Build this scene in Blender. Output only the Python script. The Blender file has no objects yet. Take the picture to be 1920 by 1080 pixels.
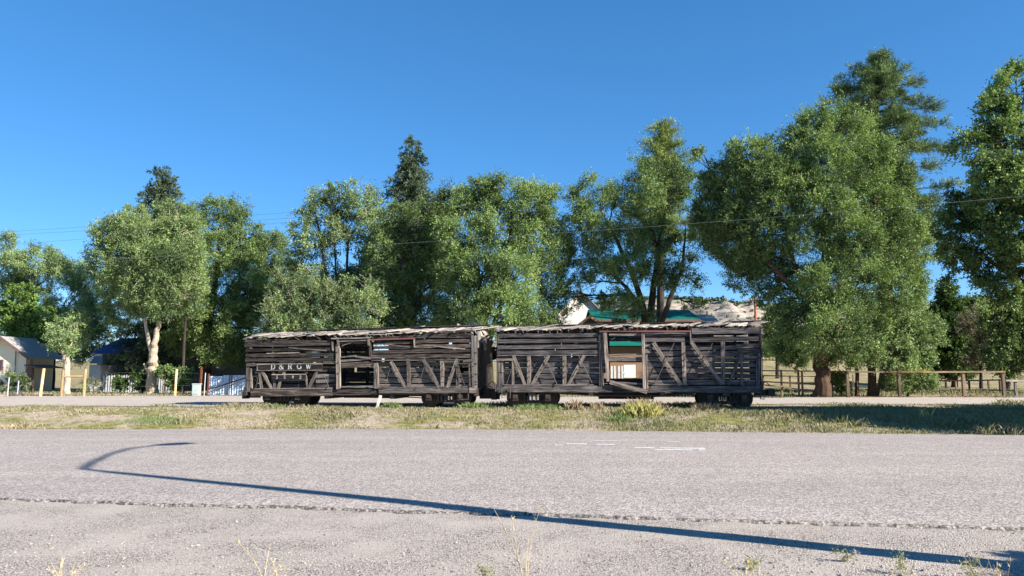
import bpy, math, random
import numpy as np
from mathutils import Vector, Matrix
random.seed(7); RNG = np.random.default_rng(11)
SC = bpy.context.scene; COL = SC.collection
# ---------------------------------------------------------------- camera, sky, sun, exposure
CAMZ = 1.6; FPX = 1450.0; PITCH = math.atan(160/FPX)
cam = bpy.data.cameras.new('camera'); cam.lens = FPX/1920*36; cam.clip_end = 6000; cam.clip_start = .1
co = bpy.data.objects.new('camera', cam); COL.objects.link(co)
co.location = (0, 0, CAMZ); co.rotation_euler = (math.pi/2+PITCH, 0, 0); SC.camera = co
SUN_EL = math.radians(31); SH = Vector((-.88, .48, 0)).normalized()      # SH: the way shadows run
SUN_AZ = math.atan2(-SH.x, -SH.y)
w = bpy.data.worlds.new('World'); SC.world = w; w.use_nodes = True
nt = w.node_tree; bg = nt.nodes['Background']
sky = nt.nodes.new('ShaderNodeTexSky'); sky.sky_type = 'NISHITA'; sky.sun_disc = False
sky.sun_elevation = SUN_EL; sky.sun_rotation = SUN_AZ
sky.altitude = 3000; sky.air_density = .9; sky.dust_density = .05; sky.ozone_density = 5
hs = nt.nodes.new('ShaderNodeHueSaturation'); hs.inputs['Saturation'].default_value = 1.35; hs.inputs['Value'].default_value = 1.0
gm = nt.nodes.new('ShaderNodeGamma'); gm.inputs[1].default_value = .72; nt.links.new(sky.outputs[0], gm.inputs[0]); nt.links.new(gm.outputs[0], hs.inputs['Color']); nt.links.new(hs.outputs[0], bg.inputs[0])
bg.inputs[1].default_value = .135
sl = bpy.data.lights.new('sun', 'SUN'); sl.energy = 5; sl.angle = math.radians(.53); sl.color = (1, .93, .83)
so = bpy.data.objects.new('sun', sl); COL.objects.link(so)
so.rotation_euler = Vector((SH.x*math.cos(SUN_EL), SH.y*math.cos(SUN_EL), -math.sin(SUN_EL))).to_track_quat('-Z', 'Y').to_euler()
SC.view_settings.view_transform = 'Standard'; SC.view_settings.look = 'None'
SC.view_settings.exposure = 1.3; SC.view_settings.gamma = 1
# ---------------------------------------------------------------- measuring helpers
_c, _s = math.cos(PITCH), math.sin(PITCH)
def ray(px, py):
    yv = (540-py)/FPX; dy = _c-yv*_s
    return (px-960)/FPX/dy, (_s+yv*_c)/dy
def P(px, py, Y):
    a, b = ray(px, py); return Vector((a*Y, Y, CAMZ+b*Y))
def GX(px, Y): return P(px, 720, Y).x
def lin(r, g, b):
    f = lambda c: (c/255/12.92) if c/255 <= .04045 else ((c/255+.055)/1.055)**2.4
    return (f(r), f(g), f(b), 1)
# ---------------------------------------------------------------- materials
def newmat(name):
    m = bpy.data.materials.new(name); m.use_nodes = True; t = m.node_tree
    b = t.nodes['Principled BSDF']; return m, t, b
def N(t, k, **kw):
    n = t.nodes.new(k)
    for a, v in kw.items():
        if a[0] == '_': n.inputs[a[1:].replace('_', ' ')].default_value = v
        else: setattr(n, a, v)
    return n
def ramp(t, fac, stops):
    r = t.nodes.new('ShaderNodeValToRGB'); e = r.color_ramp.elements
    while len(e) < len(stops): e.new(.5)
    for el, (p, c) in zip(e, stops): el.position = p; el.color = c
    t.links.new(fac, r.inputs[0]); return r.outputs[0]
def mixc(t, fac, a, b, mode='MIX'):
    m = t.nodes.new('ShaderNodeMix'); m.data_type = 'RGBA'; m.blend_type = mode
    for sck, v in ((m.inputs[0], fac), (m.inputs[6], a), (m.inputs[7], b)):
        if hasattr(v, 'links'): t.links.new(v, sck)
        else: sck.default_value = v
    return m.outputs[2]
def attr(t, n, out='Fac'):
    a = t.nodes.new('ShaderNodeAttribute'); a.attribute_name = n; return a.outputs[out]
def noise(t, vec, scale, detail=4, rough=.6):
    n = N(t, 'ShaderNodeTexNoise'); n.inputs['Scale'].default_value = scale
    n.inputs['Detail'].default_value = detail; n.inputs['Roughness'].default_value = rough
    if vec is not None: t.links.new(vec, n.inputs['Vector'])
    return n.outputs['Fac']
def mapping(t, vec, sc):
    m = t.nodes.new('ShaderNodeMapping'); m.inputs['Scale'].default_value = sc
    t.links.new(vec, m.inputs['Vector']); return m.outputs[0]
def bump(t, b, h, s=.4, d=.02):
    n = t.nodes.new('ShaderNodeBump'); n.inputs['Strength'].default_value = s; n.inputs['Distance'].default_value = d
    t.links.new(h, n.inputs['Height']); t.links.new(n.outputs[0], b.inputs['Normal'])
def objco(t): return t.nodes.new('ShaderNodeTexCoord').outputs['Object']
def wood(name, dark, mid, light, rough=.85, fine=34):
    m, t, b = newmat(name); g = attr(t, 'grain', 'Vector')
    n1 = noise(t, mapping(t, g, (1.6, fine, fine)), 1, 5, .65)
    n2 = noise(t, mapping(t, g, (.5, 5, 5)), 1.3, 4)
    n3 = noise(t, mapping(t, g, (5, 60, 60)), 1, 2)
    c = ramp(t, n1, [(.36, dark), (.5, mid), (.66, light)])
    c = mixc(t, ramp(t, n2, [(.35, (0, 0, 0, 1)), (.7, (.75, .75, .75, 1))]), c, mixc(t, .5, c, dark))
    n4 = noise(t, mapping(t, g, (1.1, 4, 4)), 1.7, 5, .7); c = mixc(t, ramp(t, n4, [(.56, (0, 0, 0, 1)), (.72, (.65, .65, .65, 1))]), c, light)
    tv = ramp(t, attr(t, 'tint'), [(0, (.42, .42, .44, 1)), (.5, (1, 1, 1, 1)), (1, (1.9, 1.8, 1.65, 1))])
    c = mixc(t, 1, c, tv, 'MULTIPLY')
    t.links.new(c, b.inputs['Base Color']); b.inputs['Roughness'].default_value = rough
    b.inputs['Specular IOR Level'].default_value = .2
    bump(t, b, n3, .5, .01); return m
def plain(name, c1, c2, sc=6, rough=.8, metal=0, bs=0., spec=.3, det=5, stretch=(1, 1, 1)):
    m, t, b = newmat(name); n = noise(t, mapping(t, objco(t), stretch), sc, det)
    c = ramp(t, n, [(.32, c1), (.68, c2)]); c = mixc(t, .5, c, mixc(t, attr(t, 'tint'), c1, c2))
    t.links.new(c, b.inputs['Base Color']); b.inputs['Roughness'].default_value = rough
    b.inputs['Metallic'].default_value = metal; b.inputs['Specular IOR Level'].default_value = spec
    if bs: bump(t, b, n, bs, .03)
    return m
def leafmat(name, c1, c2, trans=.3, gloss=.025):
    m = bpy.data.materials.new(name); m.use_nodes = True; t = m.node_tree
    t.nodes.remove(t.nodes['Principled BSDF']); out = t.nodes['Material Output']
    c = ramp(t, attr(t, 'tint'), [(0, c1), (1, c2)])
    d = N(t, 'ShaderNodeBsdfDiffuse'); tr = N(t, 'ShaderNodeBsdfTranslucent'); g = N(t, 'ShaderNodeBsdfGlossy', _Roughness=.6)
    t.links.new(c, d.inputs[0]); t.links.new(mixc(t, 1, c, (1.15, 1.2, .65, 1), 'MULTIPLY'), tr.inputs[0])
    g.inputs[0].default_value = (.9, .95, .9, 1)
    m1 = N(t, 'ShaderNodeMixShader', _Fac=trans); m2 = N(t, 'ShaderNodeMixShader', _Fac=gloss)
    t.links.new(d.outputs[0], m1.inputs[1]); t.links.new(tr.outputs[0], m1.inputs[2])
    t.links.new(m1.outputs[0], m2.inputs[1]); t.links.new(g.outputs[0], m2.inputs[2])
    t.links.new(m2.outputs[0], out.inputs[0]); return m
M = {}
M['wood_brown'] = wood('weathered_brown_wood', (.008, .007, .0065, 1), (.048, .038, .034, 1), (.19, .155, .135, 1))
M['wood_grey'] = wood('weathered_grey_wood', (.012, .011, .012, 1), (.072, .064, .065, 1), (.20, .18, .178, 1))
M['wood_pale'] = wood('bleached_wood', (.08, .07, .062, 1), (.235, .21, .185, 1), (.46, .42, .37, 1))
M['wood_mid'] = wood('grey_brown_timber', (.03, .026, .024, 1), (.14, .118, .105, 1), (.30, .26, .23, 1))
M['wood_new'] = wood('fresh_peeled_post_wood', (.40, .26, .13, 1), (.55, .38, .20, 1), (.68, .5, .3, 1), fine=14)
M['wood_fence'] = wood('fence_wood', (.07, .045, .03, 1), (.17, .12, .085, 1), (.32, .24, .17, 1))
M['wood_rust'] = wood('reddish_pole_wood', (.10, .03, .015, 1), (.24, .08, .045, 1), (.42, .2, .12, 1), fine=14)
M['rust_red'] = plain('faded_red_rail', (.10, .035, .03, 1), (.22, .09, .08, 1), 12, .7)
M['iron'] = plain('rusty_black_iron', (.014, .011, .010, 1), (.085, .058, .045, 1), 14, .6, bs=.3)
M['iron_light'] = plain('dull_grey_iron', (.05, .045, .042, 1), (.13, .11, .10, 1), 20, .6)
M['board_black'] = wood('black_lettering_board', (.006, .006, .007, 1), (.018, .017, .018, 1), (.06, .055, .055, 1))
M['letter'] = plain('faded_white_lettering', (.12, .12, .12, 1), (.66, .66, .65, 1), 60, .8)
M['letter_faint'] = plain('very_faded_lettering', (.07, .07, .075, 1), (.22, .22, .23, 1), 60, .8)
M['white_paint'] = plain('old_white_paint', (.40, .41, .41, 1), (.58, .59, .58, 1), 8, .7)
M['cream_paint'] = plain('cream_wall_paint', (.76, .67, .48, 1), (.86, .78, .60, 1), 3, .8)
M['roof_brown'] = plain('brown_roofing', (.10, .06, .05, 1), (.2, .13, .11, 1), 9, .85)
M['roof_grey'] = plain('grey_shingles', (.22, .22, .21, 1), (.36, .35, .33, 1), 9, .85)
M['roof_teal'] = plain('teal_metal_roof', (.002, .075, .055, 1), (.006, .15, .11, 1), 5, .7, spec=.15)
M['roof_blue'] = plain('blue_metal_roof', (.03, .06, .19, 1), (.06, .11, .28, 1), 5, .7, spec=.2)
M['wall_grey'] = plain('grey_board_wall', (.10, .10, .10, 1), (.2, .19, .18, 1), 4, .85, stretch=(1, 1, 6))
M['wall_tan'] = plain('tan_plank_wall', (.17, .10, .06, 1), (.28, .18, .11, 1), 4, .85, stretch=(1, 1, 5))
M['wall_white'] = plain('chalky_white_wall', (.58, .54, .48, 1), (.74, .70, .64, 1), 5, .9)
M['dark_in'] = plain('dark_recess', (.01, .01, .01, 1), (.03, .03, .03, 1), 4, .9)
M['glass'] = plain('window_glass', (.02, .03, .05, 1), (.05, .06, .08, 1), 3, .1, spec=.8)
M['panel_shade_blue'] = plain('white_sheet_shade_blue', (.36, .46, .62, 1), (.55, .62, .74, 1), 5, .6)  # white sheet; the blue of tree shade is mixed into its colour
M['box_grey'] = plain('grey_green_cabinet_paint', (.33, .40, .38, 1), (.45, .5, .48, 1), 5, .55)
M['bark_dark'] = plain('dark_bark', (.02, .017, .013, 1), (.07, .055, .045, 1), 7, .95, bs=.8, stretch=(1, 1, .35))
M['bark_red'] = plain('red_brown_bark', (.035, .022, .016, 1), (.17, .10, .065, 1), 9, .95, bs=1, stretch=(1, 1, .4))
M['bark_pale'] = plain('pale_bare_trunk_wood', (.26, .20, .14, 1), (.52, .43, .33, 1), 6, .9, bs=.6, stretch=(1, 1, .25))
M['wire'] = plain('cable_sheath', (.05, .06, .06, 1), (.16, .17, .17, 1), 8, .5)
M['twig'] = plain('dry_twigs', (.16, .13, .10, 1), (.34, .29, .22, 1), 8, .9)
# ---------------------------------------------------------------- mesh builder
class MB:
    def __init__(s): s.v = []; s.f = []; s.t = []; s.g = []
    def add(s, vs, fs, tint=.5, grain=None):
        o = len(s.v); s.v += [tuple(v) for v in vs]; s.f += [tuple(i+o for i in f) for f in fs]
        s.t += [tint]*len(vs); s.g += (grain or [tuple(v) for v in vs])
    def board(s, a, b, w_, t_, nrm, tint=None, seg=None, jit=.006, sag=0.):
        """plank from a to b, w_ wide, t_ thick along nrm (its front face lies on the a-b line)"""
        a = Vector(a); b = Vector(b); d = b-a; L = d.length; d.normalize()
        n = Vector(nrm); n = (n-d*n.dot(d)).normalized(); wd = n.cross(d).normalized()
        seg = seg or max(1, min(12, int(L/.5))); tint = random.random()*.6+.2 if tint is None else tint
        r0 = random.random()*50; vs = []; gr = []
        for i in range(seg+1):
            u = i/seg; c = a.lerp(b, u); c.z -= sag*4*u*(1-u)
            j = lambda: random.uniform(-jit, jit)
            e = random.uniform(-2*jit, 2*jit) if i in (0, seg) else 0
            for (sx, sy) in ((-.5, 0), (.5, 0), (.5, -1), (-.5, -1)):
                vs.append(c+d*(e+j()*(1 if i in (0, seg) else 0))+wd*(sx*w_+j())+n*(sy*t_+j()*.3))
                gr.append((u*L+r0, sx*w_+r0*.37, sy*t_+r0*.11))
        fs = [(3, 2, 1, 0), tuple(4*seg+k for k in range(4))]
        for i in range(seg):
            for k in range(4):
                fs.append((4*i+k, 4*i+(k+1) % 4, 4*i+4+(k+1) % 4, 4*i+4+k))
        s.add(vs, fs, tint, gr)
    def box(s, c, sz, rz=0, tint=None, rx=0):
        c = Vector(c); R = Matrix.Rotation(rz, 3, 'Z') @ Matrix.Rotation(rx, 3, 'X')
        vs = []; gr = []; r0 = random.random()*20
        for x in (-.5, .5):
            for y in (-.5, .5):
                for z in (-.5, .5):
                    p = Vector((x*sz[0], y*sz[1], z*sz[2])); vs.append(c+R@p)
                    gr.append((p.x+r0, p.y+r0, p.z+r0) if sz[0] >= sz[2] else (p.z+r0, p.y+r0, p.x+r0))
        s.add(vs, [(0, 1, 3, 2), (4, 6, 7, 5), (0, 4, 5, 1), (2, 3, 7, 6), (0, 2, 6, 4), (1, 5, 7, 3)], random.random() if tint is None else tint, gr)
    def tube(s, pts, rad, n=8, tint=None, caps=True):
        pts = [Vector(p) for p in pts]; k = len(pts)
        if not hasattr(rad, '__len__'): rad = [rad]*k
        vs = []; gr = []; r0 = random.random()*20; Lc = 0; ref = None
        for i, p in enumerate(pts):
            d = (pts[min(i+1, k-1)]-pts[max(i-1, 0)]).normalized()
            if ref is None: ref = Vector((1, 0, 0)) if abs(d.x) < .8 else Vector((0, 1, 0))
            u = (ref-d*ref.dot(d)).normalized(); ref = u; v = d.cross(u)
            if i: Lc += (p-pts[i-1]).length
            for j in range(n):
                a = 2*math.pi*j/n; q = u*math.cos(a)+v*math.sin(a)
                vs.append(p+q*rad[i]); gr.append((Lc+r0, math.cos(a)*rad[i]+r0, math.sin(a)*rad[i]))
        fs = [(i*n+j, i*n+(j+1) % n, (i+1)*n+(j+1) % n, (i+1)*n+j) for i in range(k-1) for j in range(n)]
        if caps: fs += [tuple(reversed(range(n))), tuple((k-1)*n+j for j in range(n))]
        s.add(vs, fs, random.random() if tint is None else tint, gr)
    def prism(s, poly, dvec, tint=None):
        """closed polygon (3-D points) extruded by dvec"""
        n = len(poly); p = [Vector(q) for q in poly]; d = Vector(dvec)
        vs = p+[q+d for q in p]
        s.add(vs, [tuple(range(n)), tuple(reversed(range(n, 2*n)))]+[((i+1) % n, i, n+i, n+(i+1) % n) for i in range(n)], random.random() if tint is None else tint)
    def build(s, name, mat, parent=None, local=False, smooth=False):
        me = bpy.data.meshes.new(name); vs = s.v; o = bpy.data.objects.new(name, me)
        if parent is not None:
            if not local:
                L = parent.matrix_basis.translation if parent.parent is None else parent.parent.location
                vs = [(x-L[0], y-L[1], z-L[2]) for x, y, z in vs]
            o.parent = parent
        else:
            a = np.array(vs); c = (a.min(0)+a.max(0))/2; c[2] = a[:, 2].min(); o.location = c
            vs = (a-c).tolist()
        me.from_pydata(vs, [], s.f)
        me.attributes.new('tint', 'FLOAT', 'POINT').data.foreach_set('value', s.t)
        me.attributes.new('grain', 'FLOAT_VECTOR', 'POINT').data.foreach_set('vector', np.array(s.g, dtype=np.float32).ravel())
        if smooth: me.polygons.foreach_set('use_smooth', [True]*len(me.polygons))
        me.materials.append(mat); me.update(); COL.objects.link(o); return o
def tag(o, label=None, cat=None, group=None, kind=None):
    for k, v in (('label', label), ('category', cat), ('group', group), ('kind', kind)):
        if v: o[k] = v
    return o
def empty(name, loc, rz=0):
    o = bpy.data.objects.new(name, None); o.location = loc; o.rotation_euler = (0, 0, rz); o.empty_display_size = .3
    COL.objects.link(o); return o
def copy_tree(o, parent=None):
    c = o.copy(); COL.objects.link(c); c.parent = parent
    for ch in list(o.children): copy_tree(ch, c)
    return c
def npmesh(name, V, nper, mat, tint, parent=None, origin=(0, 0, 0)):
    """V: (n*nper,3) separate faces of nper corners"""
    V = np.asarray(V, dtype=np.float32)-np.asarray(origin, dtype=np.float32)
    n = len(V)//nper; me = bpy.data.meshes.new(name)
    me.vertices.add(len(V)); me.vertices.foreach_set('co', V.ravel())
    me.loops.add(len(V)); me.loops.foreach_set('vertex_index', np.arange(len(V), dtype=np.int32))
    me.polygons.add(n); me.polygons.foreach_set('loop_start', np.arange(0, len(V), nper, dtype=np.int32))
    me.polygons.foreach_set('loop_total', np.full(n, nper, dtype=np.int32))
    me.update(calc_edges=True)
    me.attributes.new('tint', 'FLOAT', 'POINT').data.foreach_set('value', np.repeat(tint, nper).astype(np.float32))
    me.materials.append(mat); o = bpy.data.objects.new(name, me)
    if parent is not None: o.parent = parent
    else: o.location = origin
    COL.objects.link(o); return o
# ---------------------------------------------------------------- terrain
def sstep(a, b, x):
    t = np.clip((x-a)/(b-a), 0, 1); return t*t*(3-2*t)
def near_edge(X): return 9.01-.161*np.clip(X, -14, 14)+.02*np.sin(X*1.7)
def far_edge(X): return 22.3-.145*np.clip(X+1, 0, 40)-.02*np.sin(X*.9)
_ph = RNG.uniform(0, 6.28, (24, 2)); _dr = RNG.uniform(0, 6.28, 24)
def wob(x, y, base=1., n=24):
    s = 0
    for i in range(n):
        k = base*(1.22**i)*.35; a = _dr[i]
        s = s+np.sin((x*math.cos(a)+y*math.sin(a))*k+_ph[i, 0])/(1.22**i)**.8
    return s/3.
def gz(x, y):
    x = np.asarray(x, float); y = np.asarray(y, float); fe = far_edge(x)
    up = sstep(fe+.1, fe+3.6, y)
    z = .36*up
    z = z+np.where(y > fe, .045*wob(x, y, 1.6)*sstep(fe, fe+1.2, y)*(1-sstep(24.6, 25.8, y)), 0)
    
    nz = np.where(y < near_edge(x), .006*wob(x, y, 5)-.01*sstep(0, 3, near_edge(x)-y), -.02)
    z = np.where(y < fe, nz, z)
    hill = sstep(55, 150, y)*sstep(2, 24, x)*7.0+sstep(150, 420, y)*8
    return z+hill+np.where(y > 45, .12*wob(x, y, .3), 0)
def axis(*seg):
    out = []
    for a, b, st in seg: out += list(np.arange(a, b, st))
    return np.array(out+[seg[-1][1]])
def sheet(name, xs, ys, zf, mat, kind='structure'):
    X, Y = np.meshgrid(xs, ys); Z = zf(X, Y); nx, ny = len(xs), len(ys)
    V = np.stack([X, Y, Z], -1).reshape(-1, 3)
    i = np.arange(ny-1)[:, None]*nx+np.arange(nx-1)[None, :]
    F = np.stack([i, i+1, i+1+nx, i+nx], -1).reshape(-1, 4)
    return grid_mesh(name, V, F, mat, kind)
def grid_mesh(name, V, F, mat, kind):
    me = bpy.data.meshes.new(name); me.vertices.add(len(V)); me.vertices.foreach_set('co', V.astype(np.float32).ravel())
    me.loops.add(F.size); me.loops.foreach_set('vertex_index', F.astype(np.int32).ravel())
    me.polygons.add(len(F)); me.polygons.foreach_set('loop_start', np.arange(0, F.size, 4, dtype=np.int32))
    me.polygons.foreach_set('loop_total', np.full(len(F), 4, dtype=np.int32)); me.update(calc_edges=True)
    me.polygons.foreach_set('use_smooth', [True]*len(F)); me.materials.append(mat)
    o = bpy.data.objects.new(name, me); COL.objects.link(o); o['kind'] = kind; return o
def ground_mat():
    m, t, b = newmat('dry_ground'); oc = objco(t)
    sp = t.nodes.new('ShaderNodeSeparateXYZ'); t.links.new(oc, sp.inputs[0])
    n1 = noise(t, oc, .55, 6); n2 = noise(t, oc, 4, 6); n3 = noise(t, oc, 38, 3)
    soil = ramp(t, n2, [(.3, lin(120, 106, 92)), (.45, lin(162, 147, 128)), (.7, lin(184, 170, 150))])
    gr = ramp(t, n2, [(.3, lin(84, 88, 48)), (.7, lin(150, 142, 92))])
    c = mixc(t, ramp(t, n1, [(.42, (0, 0, 0, 1)), (.56, (1, 1, 1, 1))]), soil, gr)
    # gravel shoulder close by
    vo = N(t, 'ShaderNodeTexVoronoi', _Scale=75); t.links.new(oc, vo.inputs['Vector'])
    hsv = t.nodes.new('ShaderNodeRGBToBW'); t.links.new(vo.outputs['Color'], hsv.inputs[0])
    gv = ramp(t, hsv.outputs[0], [(.12, lin(112, 104, 98)), (.36, lin(170, 160, 151)), (.85, lin(204, 195, 186))])
    gv = mixc(t, ramp(t, vo.outputs['Distance'], [(.35, (0, 0, 0, 1)), (.75, (.8, .8, .8, 1))]), gv, lin(70, 62, 58))
    ndust = noise(t, oc, 1.1, 4)
    gv = mixc(t, ramp(t, ndust, [(.4, (0, 0, 0, 1)), (.65, (.7, .7, .7, 1))]), gv, lin(178, 168, 158))
    mr = N(t, 'ShaderNodeMapRange'); t.links.new(sp.outputs['Y'], mr.inputs[0])
    mr.inputs[1].default_value = 13; mr.inputs[2].default_value = 15
    c = mixc(t, mr.outputs[0], gv, c)
    # far dry hillside
    mh = N(t, 'ShaderNodeMapRange'); t.links.new(sp.outputs['Y'], mh.inputs[0]); mh.inputs[1].default_value = 48; mh.inputs[2].default_value = 80
    c = mixc(t, mh.outputs[0], c, ramp(t, noise(t, mapping(t, oc, (.5, .16, 1)), 1.2, 7, .75), [(.34, lin(92, 92, 62)), (.48, lin(136, 126, 92)), (.66, lin(156, 142, 108))]))
    t.links.new(c, b.inputs['Base Color']); b.inputs['Roughness'].default_value = .95; b.inputs['Specular IOR Level'].default_value = .1
    ad = N(t, 'ShaderNodeMath', operation='ADD'); t.links.new(n3, ad.inputs[0])
    mu = N(t, 'ShaderNodeMath', operation='MULTIPLY'); mu.inputs[1].default_value = -1.; t.links.new(vo.outputs['Distance'], mu.inputs[0]); t.links.new(mu.outputs[0], ad.inputs[1])
    bump(t, b, ad.outputs[0], .7, .015); return m
def road_mat(name, cols, dark_edge=False):
    m, t, b = newmat(name); oc = objco(t)
    n1 = noise(t, oc, 110, 3, .7); n2 = noise(t, mapping(t, oc, (.12, 1.1, 1)), 1, 5); n3 = noise(t, oc, 1.6, 5)
    vo = N(t, 'ShaderNodeTexVoronoi', _Scale=42); t.links.new(oc, vo.inputs['Vector'])
    bw = t.nodes.new('ShaderNodeRGBToBW'); t.links.new(vo.outputs['Color'], bw.inputs[0])
    c = ramp(t, bw.outputs[0], [(.12, cols[0]), (.5, cols[1]), (.88, cols[2])])
    c = mixc(t, ramp(t, vo.outputs['Distance'], [(.4, (0, 0, 0, 1)), (.8, (.6, .6, .6, 1))]), c, cols[0])
    c = mixc(t, 1, c, ramp(t, n2, [(.3, (.9, .9, .92, 1)), (.7, (1.08, 1.07, 1.05, 1))]), 'MULTIPLY')
    c = mixc(t, 1, c, ramp(t, n3, [(.3, (.93, .93, .93, 1)), (.7, (1.05, 1.05, 1.05, 1))]), 'MULTIPLY')
    c = mixc(t, 1, c, ramp(t, noise(t, oc, 17, 4, .8), [(.3, (.92, .92, .92, 1)), (.7, (1.07, 1.07, 1.07, 1))]), 'MULTIPLY')
    t.links.new(c, b.inputs['Base Color']); b.inputs['Roughness'].default_value = .9; b.inputs['Specular IOR Level'].default_value = .15
    ad = N(t, 'ShaderNodeMath', operation='SUBTRACT'); t.links.new(n1, ad.inputs[0]); t.links.new(vo.outputs['Distance'], ad.inputs[1])
    bump(t, b, ad.outputs[0], .55, .012); return m
xs = axis((-900, -120, 60), (-120, -30, 3), (-30, 30, .3), (30, 120, 3), (120, 900, 60))
ys = axis((-60, -6, 6), (-6, 5, .5), (5, 11, .12), (11, 20, .6), (20, 31, .18), (31, 60, 1), (60, 160, 5), (160, 2400, 80))
sheet('ground', xs, ys, gz, ground_mat())
# asphalt: strip between the two edges, 3.5 cm above the gravel, with a ragged near lip
rx = axis((-400, -16, 6), (-16, 16, .04), (16, 400, 6)); nvv = np.array([0, .0, .003, .05, .14, .3, .5, .7, .86, .93, .97, 1.0])
rag = .012*RNG.standard_normal(len(rx)); rag = rag+.012*np.sin(rx*6.1)+.02*np.sin(rx*2.3+1)
ne = near_edge(rx)+rag; fe = far_edge(rx)+.05+.03*np.sin(rx*5)+.04*np.sin(rx*1.9)+.02*RNG.standard_normal(len(rx))
V = []
for j, u in enumerate(nvv):
    y = ne*(1-u)+fe*u; z = np.full(len(rx), .035)+.03*math.sin(math.pi*u)
    if j == 0: y = ne-.008; z = np.full(len(rx), -.02)
    if j == 1: z = np.full(len(rx), .014)+.004*RNG.standard_normal(len(rx))
    if j == 2: z = np.full(len(rx), .022)+.003*RNG.standard_normal(len(rx))
    if j == len(nvv)-1: z = np.full(len(rx), .004)
    V.append(np.stack([rx, y, z], -1))
V = np.concatenate(V); nx = len(rx); i = np.arange(len(nvv)-1)[:, None]*nx+np.arange(nx-1)[None, :]
RM = road_mat('worn_chip_seal_asphalt', [lin(118, 111, 107), lin(162, 153, 147), lin(192, 183, 176)])
t = RM.node_tree; b = t.nodes['Principled BSDF']; src_c = b.inputs['Base Color'].links[0].from_socket; oc = objco(t); sp = t.nodes.new('ShaderNodeSeparateXYZ'); t.links.new(oc, sp.inputs[0])
ma = N(t, 'ShaderNodeMath', operation='MULTIPLY_ADD'); t.links.new(noise(t, mapping(t, oc, (.15, .8, 1)), 1, 5), ma.inputs[0]); ma.inputs[1].default_value = 1.2; t.links.new(sp.outputs['Y'], ma.inputs[2])
mr = N(t, 'ShaderNodeMapRange'); t.links.new(ma.outputs[0], mr.inputs[0]); mr.inputs[1].default_value = 8.; mr.inputs[2].default_value = 24.
g_ = lambda v, w_=1.: (v, v*(1-(w_-1)), v*(1-2*(w_-1)), 1)
wear = ramp(t, mr.outputs[0], [(0, g_(1.03)), (.14, g_(1.0)), (.22, g_(.965)), (.32, g_(1.02)), (.42, g_(.97)), (.5, g_(1.03)), (.6, g_(.96)), (.7, g_(1.01)), (.8, g_(.95)), (.86, g_(.93)), (.905, g_(1.02)), (.94, g_(1.1, 1.03))])
t.links.new(mixc(t, 1, src_c, wear, 'MULTIPLY'), b.inputs['Base Color'])
road = grid_mesh('road', V, np.stack([i, i+1, i+1+nx, i+nx], -1).reshape(-1, 4),
    RM, 'structure')
m_, t_, b_ = newmat('dark_mottled_edge'); n_ = noise(t_, objco(t_), 22, 5, .8); t_.links.new(ramp(t_, n_, [(.40, lin(40, 37, 35)), (.50, lin(106, 100, 95)), (.6, lin(165, 157, 150))]), b_.inputs['Base Color']); b_.inputs['Roughness'].default_value = .9  # near lip strip in darker mottled tones than the road
road.data.materials.append(m_); mi = np.zeros(len(road.data.polygons), dtype=np.int32); mi[:2*(nx-1)] = 1; road.data.polygons.foreach_set('material_index', mi)
# far dirt road behind the track
rx2 = axis((-300, -40, 10), (-40, 40, .5), (40, 300, 10)); V = []
ynr = np.where(rx2 < -9, 29.2, 31.2)+.3*np.sin(rx2*.7)+.15*np.sin(rx2*2.3); ynr = ynr-0.
yfr = 42.3-2.4*sstep(-8, 10, rx2)+.2*np.sin(rx2*.9+1)+.12*np.sin(rx2*2.7)
for u in np.linspace(0, 1, 14): y = ynr*(1-u)+yfr*u; V.append(np.stack([rx2, y, gz(rx2, y)+.02], -1))
V = np.concatenate(V); nx = len(rx2); i = np.arange(13)[:, None]*nx+np.arange(nx-1)[None, :]
grid_mesh('dirt_road', V, np.stack([i, i+1, i+1+nx, i+nx], -1).reshape(-1, 4),
    road_mat('packed_grey_dirt', [lin(150, 140, 130), lin(176, 166, 156), lin(196, 186, 174)]), 'structure')
# worn lane marks
def mark_mat():
    m, t, b = newmat('worn_road_paint'); n = noise(t, objco(t), 26, 4, .8)
    c = ramp(t, n, [(.34, lin(176, 166, 162)), (.46, lin(240, 238, 236))]); t.links.new(c, b.inputs['Base Color']); b.inputs['Roughness'].default_value = .8; return m
mk = MB(); MM = mark_mat()
def mark(px0, px1, py0, py1, wd, y2=None):
    b_ = []
    for px, py in ((px0, py0), (px1, py1)):
        a, b = ray(px, py); Y = (.066-CAMZ)/b; b_.append((a*Y, Y))
    (x0, y0), (x1, y1) = b_; n = max(2, int((x1-x0)/.12))
    for k in range(n):
        if random.random() < .06: continue
        u, v = k/n, (k+1.)/n; w1 = wd*random.uniform(.8, 1.1); xx0 = x0+(x1-x0)*u; xx1 = x0+(x1-x0)*v; yy0 = y0+(y1-y0)*u; yy1 = y0+(y1-y0)*v
        mk.add([(xx0, yy0-w1/2, .0695), (xx1, yy1-w1/2, .0695), (xx1, yy1+w1/2, .0695), (xx0, yy0+w1/2, .0695)], [(0, 1, 2, 3)])
mark(1190, 1322, 839.8, 840.8, .11); mark(1215, 1322, 842.8, 844, .09); mark(1062, 1100, 832.4, 832.6, .11); mark(1120, 1152, 833.3, 833.5, .1); mark(1040, 1054, 834.8, 834.8, .06)
mark(1112, 1165, 826, 827, .04); mark(1252, 1275, 828.5, 828.5, .04)
tag(mk.build('road_marking', MM), kind='structure')
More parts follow.
